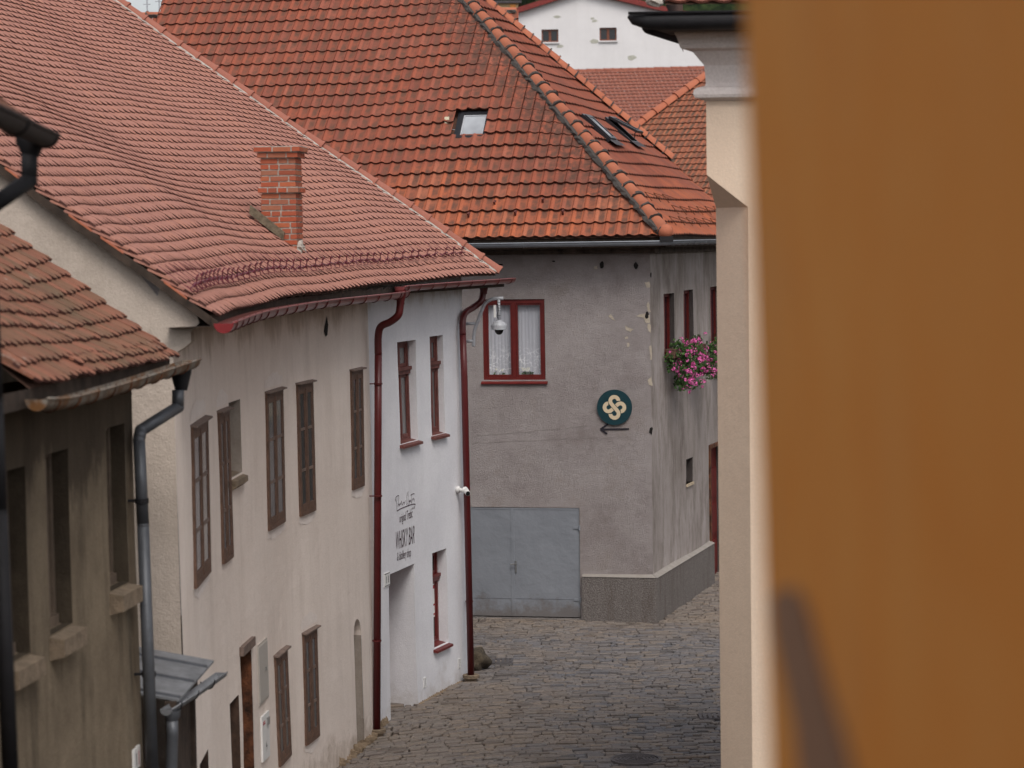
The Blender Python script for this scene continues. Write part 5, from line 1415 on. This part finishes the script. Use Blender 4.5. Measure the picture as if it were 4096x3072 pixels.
# ================================================================== NEAR DARK HOUSE (left)
NW1 = at(530, 1620, 20.4); NW1 = V((NW1.x, NW1.y, 0)); ndir = V((-.12, -.993, 0)).normalized(); nn1 = V((-ndir.y, ndir.x, 0))
nn1 = V((.993, -.12, 0)).normalized()
house_d = thing('dark_house', 'dark streaked plaster house with mossy old tile roof and rusty gutter, nearest on the left', 'house', NW1)
NL = 7.0
def dP(s, z, off=0.0):      # s runs from the near end to the far corner
    p = NW1 + ndir * (NL - s) + nn1 * (off + .03 * nz(s * .6, z * .5, 21) + .006 * (6 - z)); return V((p.x, p.y, z))
def dhit(px, py):
    p = onpl(px, py, NW1, nn1); return NL - (p - NW1).dot(ndir), p.z
def drect(xl, xr, yt, yb):
    ym = (yt + yb) / 2; return (dhit(xl, ym)[0], dhit(xr, ym)[0], dhit(xl, yb)[1], dhit(xl, yt)[1])
dw = [drect(428, 507, 1712, 2370), drect(186, 285, 1818, 2545), drect(20, 75, 1885, 2660)]
dw[1] = (dw[1][0], dw[1][0] + dw[0][1] - dw[0][0], dw[1][2], dw[1][3]); dw[2] = (max(.2, dw[2][0] - .1), dw[2][0] + dw[0][1] - dw[0][0] - .1, dw[2][2], dw[2][3])
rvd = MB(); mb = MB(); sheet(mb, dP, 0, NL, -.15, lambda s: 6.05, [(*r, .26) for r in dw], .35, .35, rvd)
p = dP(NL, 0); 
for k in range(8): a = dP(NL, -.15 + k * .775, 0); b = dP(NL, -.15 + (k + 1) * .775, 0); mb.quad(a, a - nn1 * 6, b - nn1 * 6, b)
mb.build('wall', P_DARK, house_d); build_each(rvd, 'window_reveal', P_REVEALD, house_d)
for r in dw:
    L = Loc(dP, *r, -.13); w, h = L.w, L.h; f = MB(); fw = .06
    for a in ((0, fw), (w - fw, w)): L.box(f, a[0], a[1], -.06, .0, 0, h)
    L.box(f, fw, w - fw, -.06, -.002, h - fw, h); L.box(f, fw, w - fw, -.06, .04, 0, fw * 1.4); L.box(f, w / 2 - .05, w / 2 + .05, -.06, .03, fw * 1.4, h - fw)
    wn3 = f.build('window', simple('pale_brown_frame', (.13, .095, .07), .6), house_d)
    q = MB(); q.quad(L.p(fw, -.03, fw), L.p(w - fw, -.03, fw), L.p(w - fw, -.03, h - fw), L.p(fw, -.03, h - fw)); q.build('pane', GLASSB, wn3)
    q = MB(); L2 = Loc(dP, *r, 0); q.prism([L2.p(-.04, -.22, .02), L2.p(-.04, .12, -.03), L2.p(-.04, .12, -.16), L2.p(-.04, .0, -.19), L2.p(-.04, -.22, -.1)], L2.ex * (L2.w + .02)); q.build('sill', STONE, wn3)
# roof
EN, EF = at(150, 1560, 16.5), at(707, 1443, 20.85)
DLd = (at(0, 938, 20.75) - EF).normalized(); ed = (EF - EN); el = ed.length; edn = ed.normalized()
DLn = DLd.copy()
def dS(s, v):
    return EN + edn * s + (DLn * (1 - s / el) + DLd * (s / el)) * v + min(1, v / .9) * V((0, 0, .05 * math.sin(s * 1.5 + .8) * math.exp(-v / 2) + .03 * nz(s, v, 31) + .025 * math.sin(v * 1.7 + s)))
mb = MB(); biber(mb, dS, -.02, el, int(el / .145), 27, .19, .145, jit=.020, lift=.06, tth=.024)
for k in range(24): biber(mb, dS, 1.1 + rnd(0, .3), el - .1, int((el - 1.4) / .17), 1, .16, .17, v0=.10, jit=.02, lift=.07, tth=.02) if k == 0 else None
rd = mb.build('roof', T_OLD, house_d, mat2=T_EDGE); deck(dS, 0, el, 5.0).build('roof_deck', DECK, house_d)
gp = [EN - edn * .25 + V((.06, 0, -.05)), EN + edn * .4 + V((.08, 0, -.075)), EN.lerp(EF, .5) + V((.09, 0, -.055)), EF + edn * .12 + V((.10, 0, .0))]; gp = smooth(gp, 6)
q = MB(); gutter(q, gp, .08, .012); g3 = q.build('gutter', GRUST, house_d, smooth=True); q = MB(); gutter_hooks(q, gp, .08, .5); build_each(q, 'gutter_bracket', RUST, g3)
q = MB(); a, b = EN - edn * 2.2 + V((-.06, -.1, -.12)), EF + V((-.06, 0, -.12)); q.quad(a, b, b + V((0, 0, .13)), a + V((0, 0, .13))); q.quad(a, b, b + V((-.5, 0, .0)), a + V((-.5, 0, .0))); q.build('eave_board', WOODD, house_d)
q = MB(); P_ = at(724, 1515, 20.75)
q.lathe(P_, [(.095, .12), (.09, .05), (.055, -.09), (.052, -.1)], 16); q.build('pipe_outlet', BLK, house_d, smooth=True)
q = MB()
pp = [at(712, 1560, 20.7), at(712, 1628, 20.7), at(563, 1722, 20.3), at(556, 1760, 20.25), at(572, 2100, 20.2), at(610, 3090, 20.15)]
for a, b in zip(pp, pp[1:]): q.tube([a, b], .052, 16)
for a in pp[1:-1]: q.ico(a, .053, .053, .053, 0, 0, 4)
dp = q.build('downpipe', GALV, house_d, smooth=True)
for (x, y) in ((567, 2003), (596, 2697)):
    q = MB(); p = at(x, y, 20.2); q.tube([p - V((0, 0, .02)), p + V((0, 0, .02))], .06, 16); q.boxv(p + V((-.18, .0, -.01)), (.14, 0, 0), (0, .03, 0), (0, 0, .02)); q.build('pipe_clip', BLK, dp)
# number plates at the corner of the dark house
a = dhit(523, 3060); L = Loc(dP, a[0] - .02, a[0] + .16, a[1] - .05, a[1] + .13, 0)
o = thing('house_number_plate', 'pair of small white number plates low on the corner of the dark house', 'house number', L.p(0, 0, 0))
q = MB(); L.box(q, 0, L.w * .48, 0, .02, 0, L.h); L.box(q, L.w * .52, L.w, 0, .02, 0.01, L.h + .01); q.build('plate', WPLAST, o)
q = MB(); L.box(q, L.w * .3, L.w * .38, .0202, .022, .03, L.h - .04); q.build('black_digit', INKB, o)
q = MB(); L.box(q, L.w * .72, L.w * .80, .0202, .022, .03, L.h - .03); q.build('red_digit', INKR, o)

# ---- tin lean-to roof between the dark and the cream house
P1, P2 = at(855, 2650, 22.0), at(716, 2808, 20.75)
ll = V((-1.3, .0, .26)); o = thing('tin_canopy', 'small weathered tin lean-to roof with gutter between dark and cream houses', 'canopy', V((P1.x, P1.y, 3.0)))
q = MB(); q.boxv(P2, P1 - P2, ll, V((0, 0, .02))); tr = q.build('sheet_roof', TIN, o)
q = MB()
for t in (.03, .42, .80): a = P2.lerp(P1, t) + V((0, 0, .02)); q.boxv(a, (P1 - P2).normalized() * .022, ll, V((0, 0, .022)))
q.build('standing_seam', simple('dark_seam', (.12, .125, .14), .5, .3), tr)
q = MB(); ga, gb_ = at(664, 2838, 20.45), at(886, 2690, 21.95); gutter(q, [ga, ga.lerp(gb_, .5) + V((0, 0, -.01)), gb_], .055, .007); gt = q.build('gutter', TIN, o, smooth=True)
q = MB(); gutter_hooks(q, [ga, gb_], .06, .45); build_each(q, 'gutter_bracket', BLK, gt)
q = MB(); p = ga + V((.04, .08, -.05)); q.lathe(p, [(.075, .03), (.07, -.02), (.045, -.07)], 14); q.tube([p + V((0, 0, -.06)), p + V((.0, 0, -.18)), p + V((-.01, .02, -.3)), p + V((-.02, .03, -.5)), p + V((-.02, .04, -2.9))], .05, 14); q.build('downpipe', GALV, o, smooth=True)
q = MB()   # frame that carries the roof: posts, beam and plank gate
wx = P2.x - .12
q.boxv((wx, P2.y - .05, 2.95), (.1, 0, 0), (0, 1.45, 0), (0, 0, .12))
for yy in (P2.y - .02, P1.y - .05): q.boxv((wx, yy, 0), (.09, 0, 0), (0, .1, 0), (0, 0, 2.95))
q.build('timber_frame', WOODD, o)
q = MB()
for k in range(8): q.boxv((wx + .02, P2.y + .09 + k * .145, .05), (.03, 0, 0), (0, .138, 0), (0, 0, 2.88))
q.build('plank_gate', WOODD, o)

# ---- nearest roof edge with black gutter (top left)
TL1, TL0 = at(190, 545, 13.5), at(0, 458, 11.15); td = (TL1 - TL0).normalized(); TL00 = TL0 - td * 5
house_n = thing('neighbour_house', 'nearest house edge, only its black gutter, downpipe and tile edge show', 'house', V((TL1.x - .6, TL1.y, 0)))
gq = [TL00, TL0, TL1]; q = MB(); gutter(q, [p + V((0, 0, 0)) for p in gq], .065, .011); g4 = q.build('gutter', BLK, house_n, smooth=True)
q = MB(); gutter_hooks(q, gq, .065, 1.6); build_each(q, 'gutter_bracket', BLK, g4)
tn = V((-.78, .05, .62)).normalized()
def nS(s, v): return TL00 + td * s + V((-.05, 0, .035)) + tn * v
Ln = (TL1 - TL00).length - .55
mb = MB(); biber(mb, nS, 0, Ln, int(Ln / .17), 7, .16, .17, lift=.03); mb.build('roof', T_OLD, house_n, mat2=T_EDGE); deck(nS, 0, Ln, 1.2, 6, 4).build('roof_deck', DECK, house_n)
q = MB(); wa, wb = TL1 + V((-.62, -.3, 0)), TL00 + V((-.62, 0, 0)); q.boxv(V((wa.x, wa.y, -.1)), wb - wa, V((-.8, .05, 0)), V((0, 0, 7.6))); q.build('wall', P_DARK, house_n)
q = MB(); pp = [at(118, 610, 13.4), at(117, 722, 13.35), at(-70, 850, 13.1), at(-45, 1000, 13.05), at(-22, 1600, 13.0), at(-4, 2048, 12.95), at(44, 3150, 12.9)]
for a, b in zip(pp, pp[1:]): q.tube([a, b], .046, 16)
for a in pp[1:-1]: q.ico(a, .047, .047, .047, 0, 0, 4)
q.lathe(at(122, 575, 13.4), [(.085, .06), (.08, .0), (.046, -.07)], 16); q.build('downpipe', BLK, house_n, smooth=True)

# ================================================================== BEIGE BUILDING (right, with cornice)
DC = 24.0; C0 = at(2827, 699, DC); cp = V((C0.x, C0.y, 0)); bl = V((.30, .954, 0)).normalized(); nl_ = V((-bl.y, bl.x, 0)); nf = V((0, -1, 0)); er = V((1, 0, 0))
house_b = thing('beige_building', 'beige corner building with chamfered corner, moulded cornice and black gutter', 'building', cp)
zs_ = C0.z; pl_ = at(2866, 830, DC); zch = pl_.z - .0; ch = .404
cl, cr = cp + bl * ch, cp + er * ch
def z_(p, z): return V((p.x, p.y, z))
ztopb = at(2822, 260, DC).z
mb = MB(); lb = cp + bl * 7; rb = cp + er * 6
mb.quad(z_(cp, zs_), z_(rb, zs_), z_(rb, ztopb), z_(cp, ztopb)); mb.quad(z_(cp, zs_), z_(lb, zs_), z_(lb, ztopb), z_(cp, ztopb))
mb.quad(z_(cr, -.1), z_(rb, -.1), z_(rb, zs_), z_(cr, zs_)); mb.quad(z_(cl, -.1), z_(lb, -.1), z_(lb, zs_), z_(cl, zs_)); mb.quad(z_(cl, -.1), z_(cr, -.1), z_(cr, zch), z_(cl, zch))
mb.add([z_(cp, zs_), z_(cr, zch), z_(cl, zch)], [(0, 1, 2)]); mb.add([z_(cp, zs_), z_(cr, zs_), z_(cr, zch)], [(0, 1, 2)]); mb.add([z_(cp, zs_), z_(cl, zs_), z_(cl, zch)], [(0, 1, 2)])
mb.quad(z_(rb, -.1), z_(rb + bl * 7, -.1), z_(rb + bl * 7, ztopb), z_(rb, ztopb)); mb.quad(z_(lb, -.1), z_(rb + bl * 7, -.1), z_(rb + bl * 7, ztopb), z_(lb, ztopb))
mb.build('wall', P_COL, house_b)
prof = [(0.0, 405), (.085, 392), (.098, 380), (.095, 362), (.07, 352), (.01, 345), (.0, 333), (.012, 262), (.05, 240), (.105, 207), (.19, 198), (.20, 188), (.215, 160), (.235, 140), (.24, 100)]
def crn(o): # mitred corner of two offset lines
    a = cp + nl_ * o; b = cp + nf * o; # a + bl*t = b + er*u
    t = (b.y - a.y) / bl.y; return a + bl * t
mb = MB(); vs = []
for o_, y in prof:
    z = at(2822, y, DC).z; vs += [z_(lb + nl_ * o_, z), z_(crn(o_), z), z_(rb + nf * o_, z)]
mb.add(vs, [(i * 3 + j, i * 3 + j + 1, i * 3 + 4 + j, i * 3 + 3 + j) for i in range(len(prof) - 1) for j in (0, 1)])
z = at(2822, 100, DC).z; mb.quad(z_(crn(.24), z), z_(rb + nf * .24, z), z_(rb + bl * 7, z), z_(lb + nl_ * .24, z)); mb.build('cornice', P_CORN, house_b)
gz = at(2600, 62, DC - .6).z; xa, xb = at(2512, 60, DC - .62).x, rb.x
q = MB(); yy = DC - .45
q.tube([(xa, yy - .12, gz - .005), (xa + .05, yy - .12, gz - .02), (xa + .18, yy - .12, gz - .045), (xa + .4, yy - .12, gz - .05), (xb, yy - .12, gz - .05)], [.012, .06, .085, .09, .09], 16)
q.tube([(xa, yy - .21, gz + .02), (xb, yy - .21, gz + .02)], .014, 8)
q.build('gutter', BLK, house_b, smooth=True)
q = MB(); ga2 = z_(crn(.42), gz - .08); gb2 = z_(lb + nl_ * .42, gz - .08); q.tube([ga2, gb2], .085, 14); q.build('side_gutter', BLK, house_b, smooth=True)
q = MB(); z = gz - .13; q.boxv(V((crn(.40).x + .02, yy - .02, z)), (6, 0, 0), (0, .6, 0), (0, 0, .1)); q.build('soffit_board', WOODD, house_b)
def cS(s, v): return V((crn(.5).x + .25 + s, DC - .62, gz + .10)) + V((.0, .78, .62)) * v
mb = MB(); pan(mb, lambda s, v: (cS(s, v), er, V((0, .78, .62)), V((0, -.62, .78))), 0, 6, .21, 8, .33); mb.build('roof', T_FARC, house_b)
q = MB(); a, b = cS(0, 0), cS(6, 0); q.quad(a, b, b + V((0, 2.2, 1.7)), a + V((0, 2.2, 1.7))); q.quad(a, a + V((0, 2.2, 1.7)), a + V((.6, 6, 1.0)), a + V((.6, 6, 0))); q.build('roof_deck', DECK, house_b)
q = MB()
for k in range(6): q.ico(cS(-.05 + rnd(-.08, .05), k * .06) + V((0, 0, .03)), .09, .08, .05, .5, k, 2)
q.build('verge_mortar', MORTARL, house_b)

# ================================================================== OCHRE WALL right beside the camera
YE = 3.0; q = MB(); xt, xm2 = .292, .3135
pts = []
zt2, zb2 = at(2975, 0, YE).z, at(3085, 3072, YE).z
xa_, xb2 = at(2975, 0, YE).x, at(3085, 3072, YE).x
k_ = (xb2 - xa_) / (zt2 - zb2)
def yx(z): return xa_ + (zt2 - z) * k_
zl, zh = 0.0, 10.0
def yw(z, y): return V((yx(z) if z > 4 else yx(4), y, z))
for (z0_, z1_) in ((0, 4), (4, 6), (6, 6.5), (6.5, 7), (7, 7.5), (7.5, 7.9)):
    for (y0_, y1_) in ((-3, 0), (0, 1), (1, 1.6), (1.6, 2.2), (2.2, 3.0)):
        q.quad(yw(z0_, y0_), yw(z0_, y1_), yw(z1_, y1_), yw(z1_, y0_))
    q.quad(yw(z0_, 3.0), yw(z0_, 3.0) + V((1, 0, 0)), yw(z1_, 3.0) + V((1, 0, 0)), yw(z1_, 3.0))
q.quad(yw(7.9, -3), yw(7.9, 3), yw(7.9, 3) + V((1, 0, 0)), yw(7.9, -3) + V((1, 0, 0)))
q.quad(V((yx(4), -1.0, 0)), V((-2.6, -1.0, 0)), V((-2.6, -1.0, 8.9)), V((yx(4), -1.0, 8.9)))  # unseen wing behind the camera, added to shade the near ochre wall
hy = thing('ochre_building', 'out of focus ochre plastered wall filling the right edge of the view', 'building', V((.35, 3.0, 0)))
q.build('wall', P_YELLOW, hy)
q = MB(); nY = V((1, 0, 0))
pp = [(3085, 2400), (3120, 2360), (3200, 2350), (3240, 2430), (3280, 2600), (3330, 2800), (3390, 3000), (3430, 3180), (3190, 3180), (3170, 2900), (3130, 2700), (3095, 2550)]
vs = []
for x, y in pp:
    p = onpl(x, y, V((yx(6.6), 0, 6.6)), nY); vs.append(V((yx(p.z) - .003, p.y, p.z)))
q.add(vs, [tuple(range(len(vs)))]); q.build('bare_render_patch', mk_plaster('old_grey_render', (.42, .24, .15), (.34, .195, .125), (.24, .13, .08), .2, .4, blotch=5), hy)

# ================================================================== BACKGROUND
# roof behind the big one on the left, with antennas
RD = 54.0; r0, r1 = at(440, 64, RD), at(760, 60, RD); ex = (r1 - r0).normalized(); L_ = 14.0; R0_ = r0 - ex * 5
up = V((.1, .74, .67)).normalized(); up = (up - ex * up.dot(ex)).normalized(); nrm = ex.cross(up).normalized(); nrm = nrm if nrm.z > 0 else -nrm; O_ = R0_ - up * 4.62
h2 = thing('rear_left_house', 'lower red roofed house behind the large red roof, seen beside the sky', 'house', V((R0_.x + 5, R0_.y, 0)))
mb = MB(); pan(mb, lambda s, v: (O_ + ex * s + up * v, ex, up, nrm), 0, L_, .213, 14, .33, detail=False); mb.build('roof', T_RED, h2, mat2=T_EDGE2)
tb, mo = MB(), MB(); ridge_tiles(tb, mo, R0_, R0_ + ex * L_, 36, .12, V((0, 0, 1)), (mo, 1)); rt = tb.build('ridge_tiles', T_RIDGE, h2, smooth=True); mo.build('mortar', MORTAR, rt)
q = MB(); q.boxv(V((O_.x, O_.y + .4, 0)), ex * L_, V((0, 5, 0)), V((0, 0, O_.z - .1))); q.build('wall', P_GABLE, h2)
for (x, y0_, y1_, lab) in ((588, 60, 18, 'left thin rooftop antenna against the sky'), (636, 58, 0, 'right thin rooftop antenna beside the large red roof')):
    a, b = at(x, y0_, RD + 12), at(x, y1_ - 30, RD + 12); an = thing('roof_antenna', lab, 'antenna', V((a.x, a.y, a.z - 2)))
    q = MB(); q.tube([a - V((0, 0, 2)), b], .02, 6); q.build('mast', GREYP, an); q = MB()
    p = a.lerp(b, .6); q.tube([p - V((.1, 0, 0)), p + V((.1, 0, 0))], .012, 5); q.build('crossbar', GREYP, an)
# D: orange roof with hip
Dd = 80.0; pD = at(2535, 520, Dd); eD = V((.86, -.51, 0)).normalized(); uDh = V((.51, .86, 0)); pd = rad(40); upD = uDh * math.cos(pd) + V((0, 0, math.sin(pd))); nD = V((0, 0, 1)) * math.cos(pd) - uDh * math.sin(pd)
hT = onpl(2830, 304, pD, nD); hv, hs3 = (hT - pD).dot(upD), (hT - pD).dot(eD)
OD = pD - upD * 6.6 - eD * 8
def limD(v): return 8 + (v - 6.6) * hs3 / hv
h3 = thing('far_orange_house', 'far house with mottled orange pan tiles and a clean hip line', 'house', V((pD.x, pD.y, 0)))
mb = MB(); pan(mb, lambda s, v: (OD + eD * s + upD * v, eD, upD, nD), 0, 20, .20, 36, .31, limL=limD, detail=False); mb.build('roof', T_FARD, h3, mat2=T_EDGE2)
q = MB(); q.add([OD + eD * limD(0), OD + eD * 20, OD + eD * 20 + upD * 11, OD + upD * 11 + eD * limD(11)], [(0, 1, 2, 3)]); q.build('roof_deck', DECK, h3)
tb = MB(); ridge_tiles(tb, None, pD - (hT - pD) * 1.6 + V((0, 0, .06)), hT + (hT - pD) * .3 + V((0, 0, .06)), 20, .19, V((0, 0, 1))); tb.build('hip_tiles', T_RIDGE, h3, smooth=True)
q = MB(); q.boxv(V((OD.x, OD.y, 0)) + uDh * .5 + eD * 1, eD * 19, uDh * 6, V((0, 0, OD.z - .1))); q.build('wall', P_GABLE, h3)
# C: long red roof
Dc = 115.0; c0, c1 = at(2240, 286, Dc), at(2860, 270, Dc + 1); eC = (c1 - c0).normalized(); pc = rad(30); uh = V((-eC.y, eC.x, 0)).normalized(); upC = (uh * math.cos(pc) + V((0, 0, math.sin(pc)))); upC = (upC - eC * upC.dot(eC)).normalized(); nC = eC.cross(upC); nC = nC if nC.z > 0 else -nC
OC = c0 - upC * 9.9 - eC * 4
h4 = thing('far_red_roofed_house', 'far long dull red tiled roof below the white gable', 'house', V((c0.x, c0.y, 0)))
mb = MB(); pan(mb, lambda s, v: (OC + eC * s + upC * v, eC, upC, nC), 0, 19, .215, 30, .33, detail=False); mb.build('roof', T_FARC, h4, mat2=T_EDGE2)
tb, mo = MB(), MB(); ridge_tiles(tb, None, c0 - eC * 4, c1 + eC * 4, 38, .13, V((0, 0, 1))); tb.build('ridge_tiles', T_FARC, h4, smooth=True)
q = MB(); q.boxv(V((OC.x, OC.y + .6, 0)), eC * 19, V((0, 8, 0)), V((0, 0, OC.z))); q.build('wall', P_GABLE, h4)
# white gable
DG = 130.0; h5 = thing('white_gable_house', 'white gabled house with two small dark windows and dark red verges', 'house', V((at(2300, 300, DG).x, DG, 0)))
def gp_(x, y): return at(x, y, DG)
A1, A2, A3 = gp_(2030, 65), gp_(2330, -32), gp_(2670, 50)
A1 = A2 + (A1 - A2) * 1.3; A3 = A2 + (A3 - A2) * 1.6
w1, w2 = (2166, 118, 2234, 169), (2398, 111, 2467, 163)
xs = sorted({A1.x, A3.x, A2.x, *[gp_(w[0], 140).x for w in (w1, w2)], *[gp_(w[2], 140).x for w in (w1, w2)]})
def gtop(x): return A1.z + (A2.z - A1.z) * (x - A1.x) / (A2.x - A1.x) if x < A2.x else A2.z + (A3.z - A2.z) * (x - A2.x) / (A3.x - A2.x)
q = MB(); wr = [(gp_(w[0], w[1]).x, gp_(w[2], w[3]).x, gp_(w[0], w[3]).z, gp_(w[0], w[1]).z) for w in (w1, w2)]
def gP(s, z, off=0.0): return V((s, DG - off, z))
sheet(q, gP, A1.x, A3.x, 0, lambda s: min(gtop(A1.x), gtop(A3.x)), [], 2, 2) if False else None
zmin = min(A1.z, A3.z); zw1 = max(r[3] for r in wr); zw0 = min(r[2] for r in wr)
xs2 = sorted({A1.x, A3.x, A2.x, *[r[0] for r in wr], *[r[1] for r in wr]})
for a, b in zip(xs2, xs2[1:]):
    cx = (a + b) / 2; hole = [r for r in wr if r[0] < cx < r[1]]
    if hole:
        r = hole[0]; q.quad(gP(a, 0), gP(b, 0), gP(b, r[2]), gP(a, r[2])); q.quad(gP(a, r[3]), gP(b, r[3]), gP(b, gtop(b)), gP(a, gtop(a)))
        for zz in (r[2], r[3]): q.quad(gP(a, zz), gP(b, zz), gP(b, zz, -.2), gP(a, zz, -.2))
        for xx in (a, b): q.quad(gP(xx, r[2]), gP(xx, r[3]), gP(xx, r[3], -.2), gP(xx, r[2], -.2))
    else: q.quad(gP(a, 0), gP(b, 0), gP(b, gtop(b)), gP(a, gtop(a)))
q.quad(gP(A1.x, 0), gP(A1.x, A1.z), gP(A1.x, A1.z, -10), gP(A1.x, 0, -10)); q.quad(gP(A3.x, 0), gP(A3.x, A3.z), gP(A3.x, A3.z, -10), gP(A3.x, 0, -10))
q.build('gable_wall', P_FAR, h5)
for r in wr:
    w, h = r[1] - r[0], r[3] - r[2]; q = MB(); o3 = V((r[0], DG + .12, r[2])); fw = .07
    for x0 in (0, w / 2 - .06, w - fw): q.boxv(o3 + V((x0, 0, 0)), (fw if x0 != w / 2 - .06 else .12, 0, 0), (0, .08, 0), (0, 0, h))
    for z0_ in (0, h - fw): q.boxv(o3 + V((fw, .005, z0_)), (w - 2 * fw, 0, 0), (0, .07, 0), (0, 0, fw))
    wn5 = q.build('window', simple('reddish_brown_frame', (.17, .05, .025), .6), h5); q = MB(); q.boxv(o3 + V((fw, .05, fw)), (w - 2 * fw, 0, 0), (0, .01, 0), (0, 0, h - 2 * fw)); q.build('pane', GLASSB, wn5)
    q = MB(); q.boxv(o3 + V((-.05, -.22, -.08)), (w + .1, 0, 0), (0, .3, 0), (0, 0, .075)); q.build('sill', P_FAR, wn5)
q = MB(); e = V((0, 0, .28))
for a, b in ((A1, A2), (A2, A3)):
    d = (b - a); q.boxv(a - V((0, .35, .02)), d, V((0, 11, 0)), e)
q.build('roof', simple('dark_red_verge', (.20, .03, .025), .7), h5)
q = MB()
for (x, y, s_) in ((2370, 74, .18), (2377, 84, .2), (2240, 185, .3), (2380, 165, .3), (2523, 230, .35), (2085, 108, .2), (2228, 68, .25)):
    c = gp_(x, y); q.add([gP(c.x + s_ * rnd(.5, 1) * math.cos(k), c.z + s_ * .5 * rnd(.5, 1) * math.sin(k), .01) for k in range(6)], [tuple(range(6))])
build_each(q, 'stain_patch', simple('greenish_stain', (.45, .44, .38), .9), h5)
# beige house and hill behind
h6 = thing('far_beige_house', 'far beige flat roofed house against the dark wooded hill', 'house', at(2030, 60, 150))
a, b = at(1960, 14, 150), at(2073, 14, 150); q = MB(); q.boxv(V((a.x - 3, a.y, 0)), (b.x - a.x + 3, 0, 0), (0, 8, 0), (0, 0, a.z)); q.build('wall', P_BEIGE, h6)
q = MB(); q.boxv(V((a.x - 3.2, a.y - .2, a.z)), (b.x - a.x + 3.4, 0, 0), (0, 8.4, 0), (0, 0, .15)); q.build('flat_roof', LEAD, h6)
q = MB(); p = at(2040, 22, 149.9); q.boxv(V((p.x, p.y, p.z - .35)), (.35, 0, 0), (0, .05, 0), (0, 0, .42)); q.build('window', simple('orange_shutter', (.38, .15, .03), .7), h6)
q = MB(); N, M_ = 90, 14; vs = []
for i in range(N + 1):
    for j in range(M_ + 1):
        x = -30 + 300 * i / N; t = j / M_; hx = max(0, min(1, (x + 20) / 25)); top = 95 * hx
        vs.append(V((x + 6 * nz(i * .5, j * .5), 330 + t * 160 + 5 * nz(i * .9, j * .9, 2), top * math.sin(t * math.pi / 2) + 4 * nz(i * .8, j * .8, 4) - 3)))
q.add(vs, [(i * (M_ + 1) + j, (i + 1) * (M_ + 1) + j, (i + 1) * (M_ + 1) + j + 1, i * (M_ + 1) + j + 1) for i in range(N) for j in range(M_)])
prop(q.build('hill', HILL, smooth=False), kind='structure')
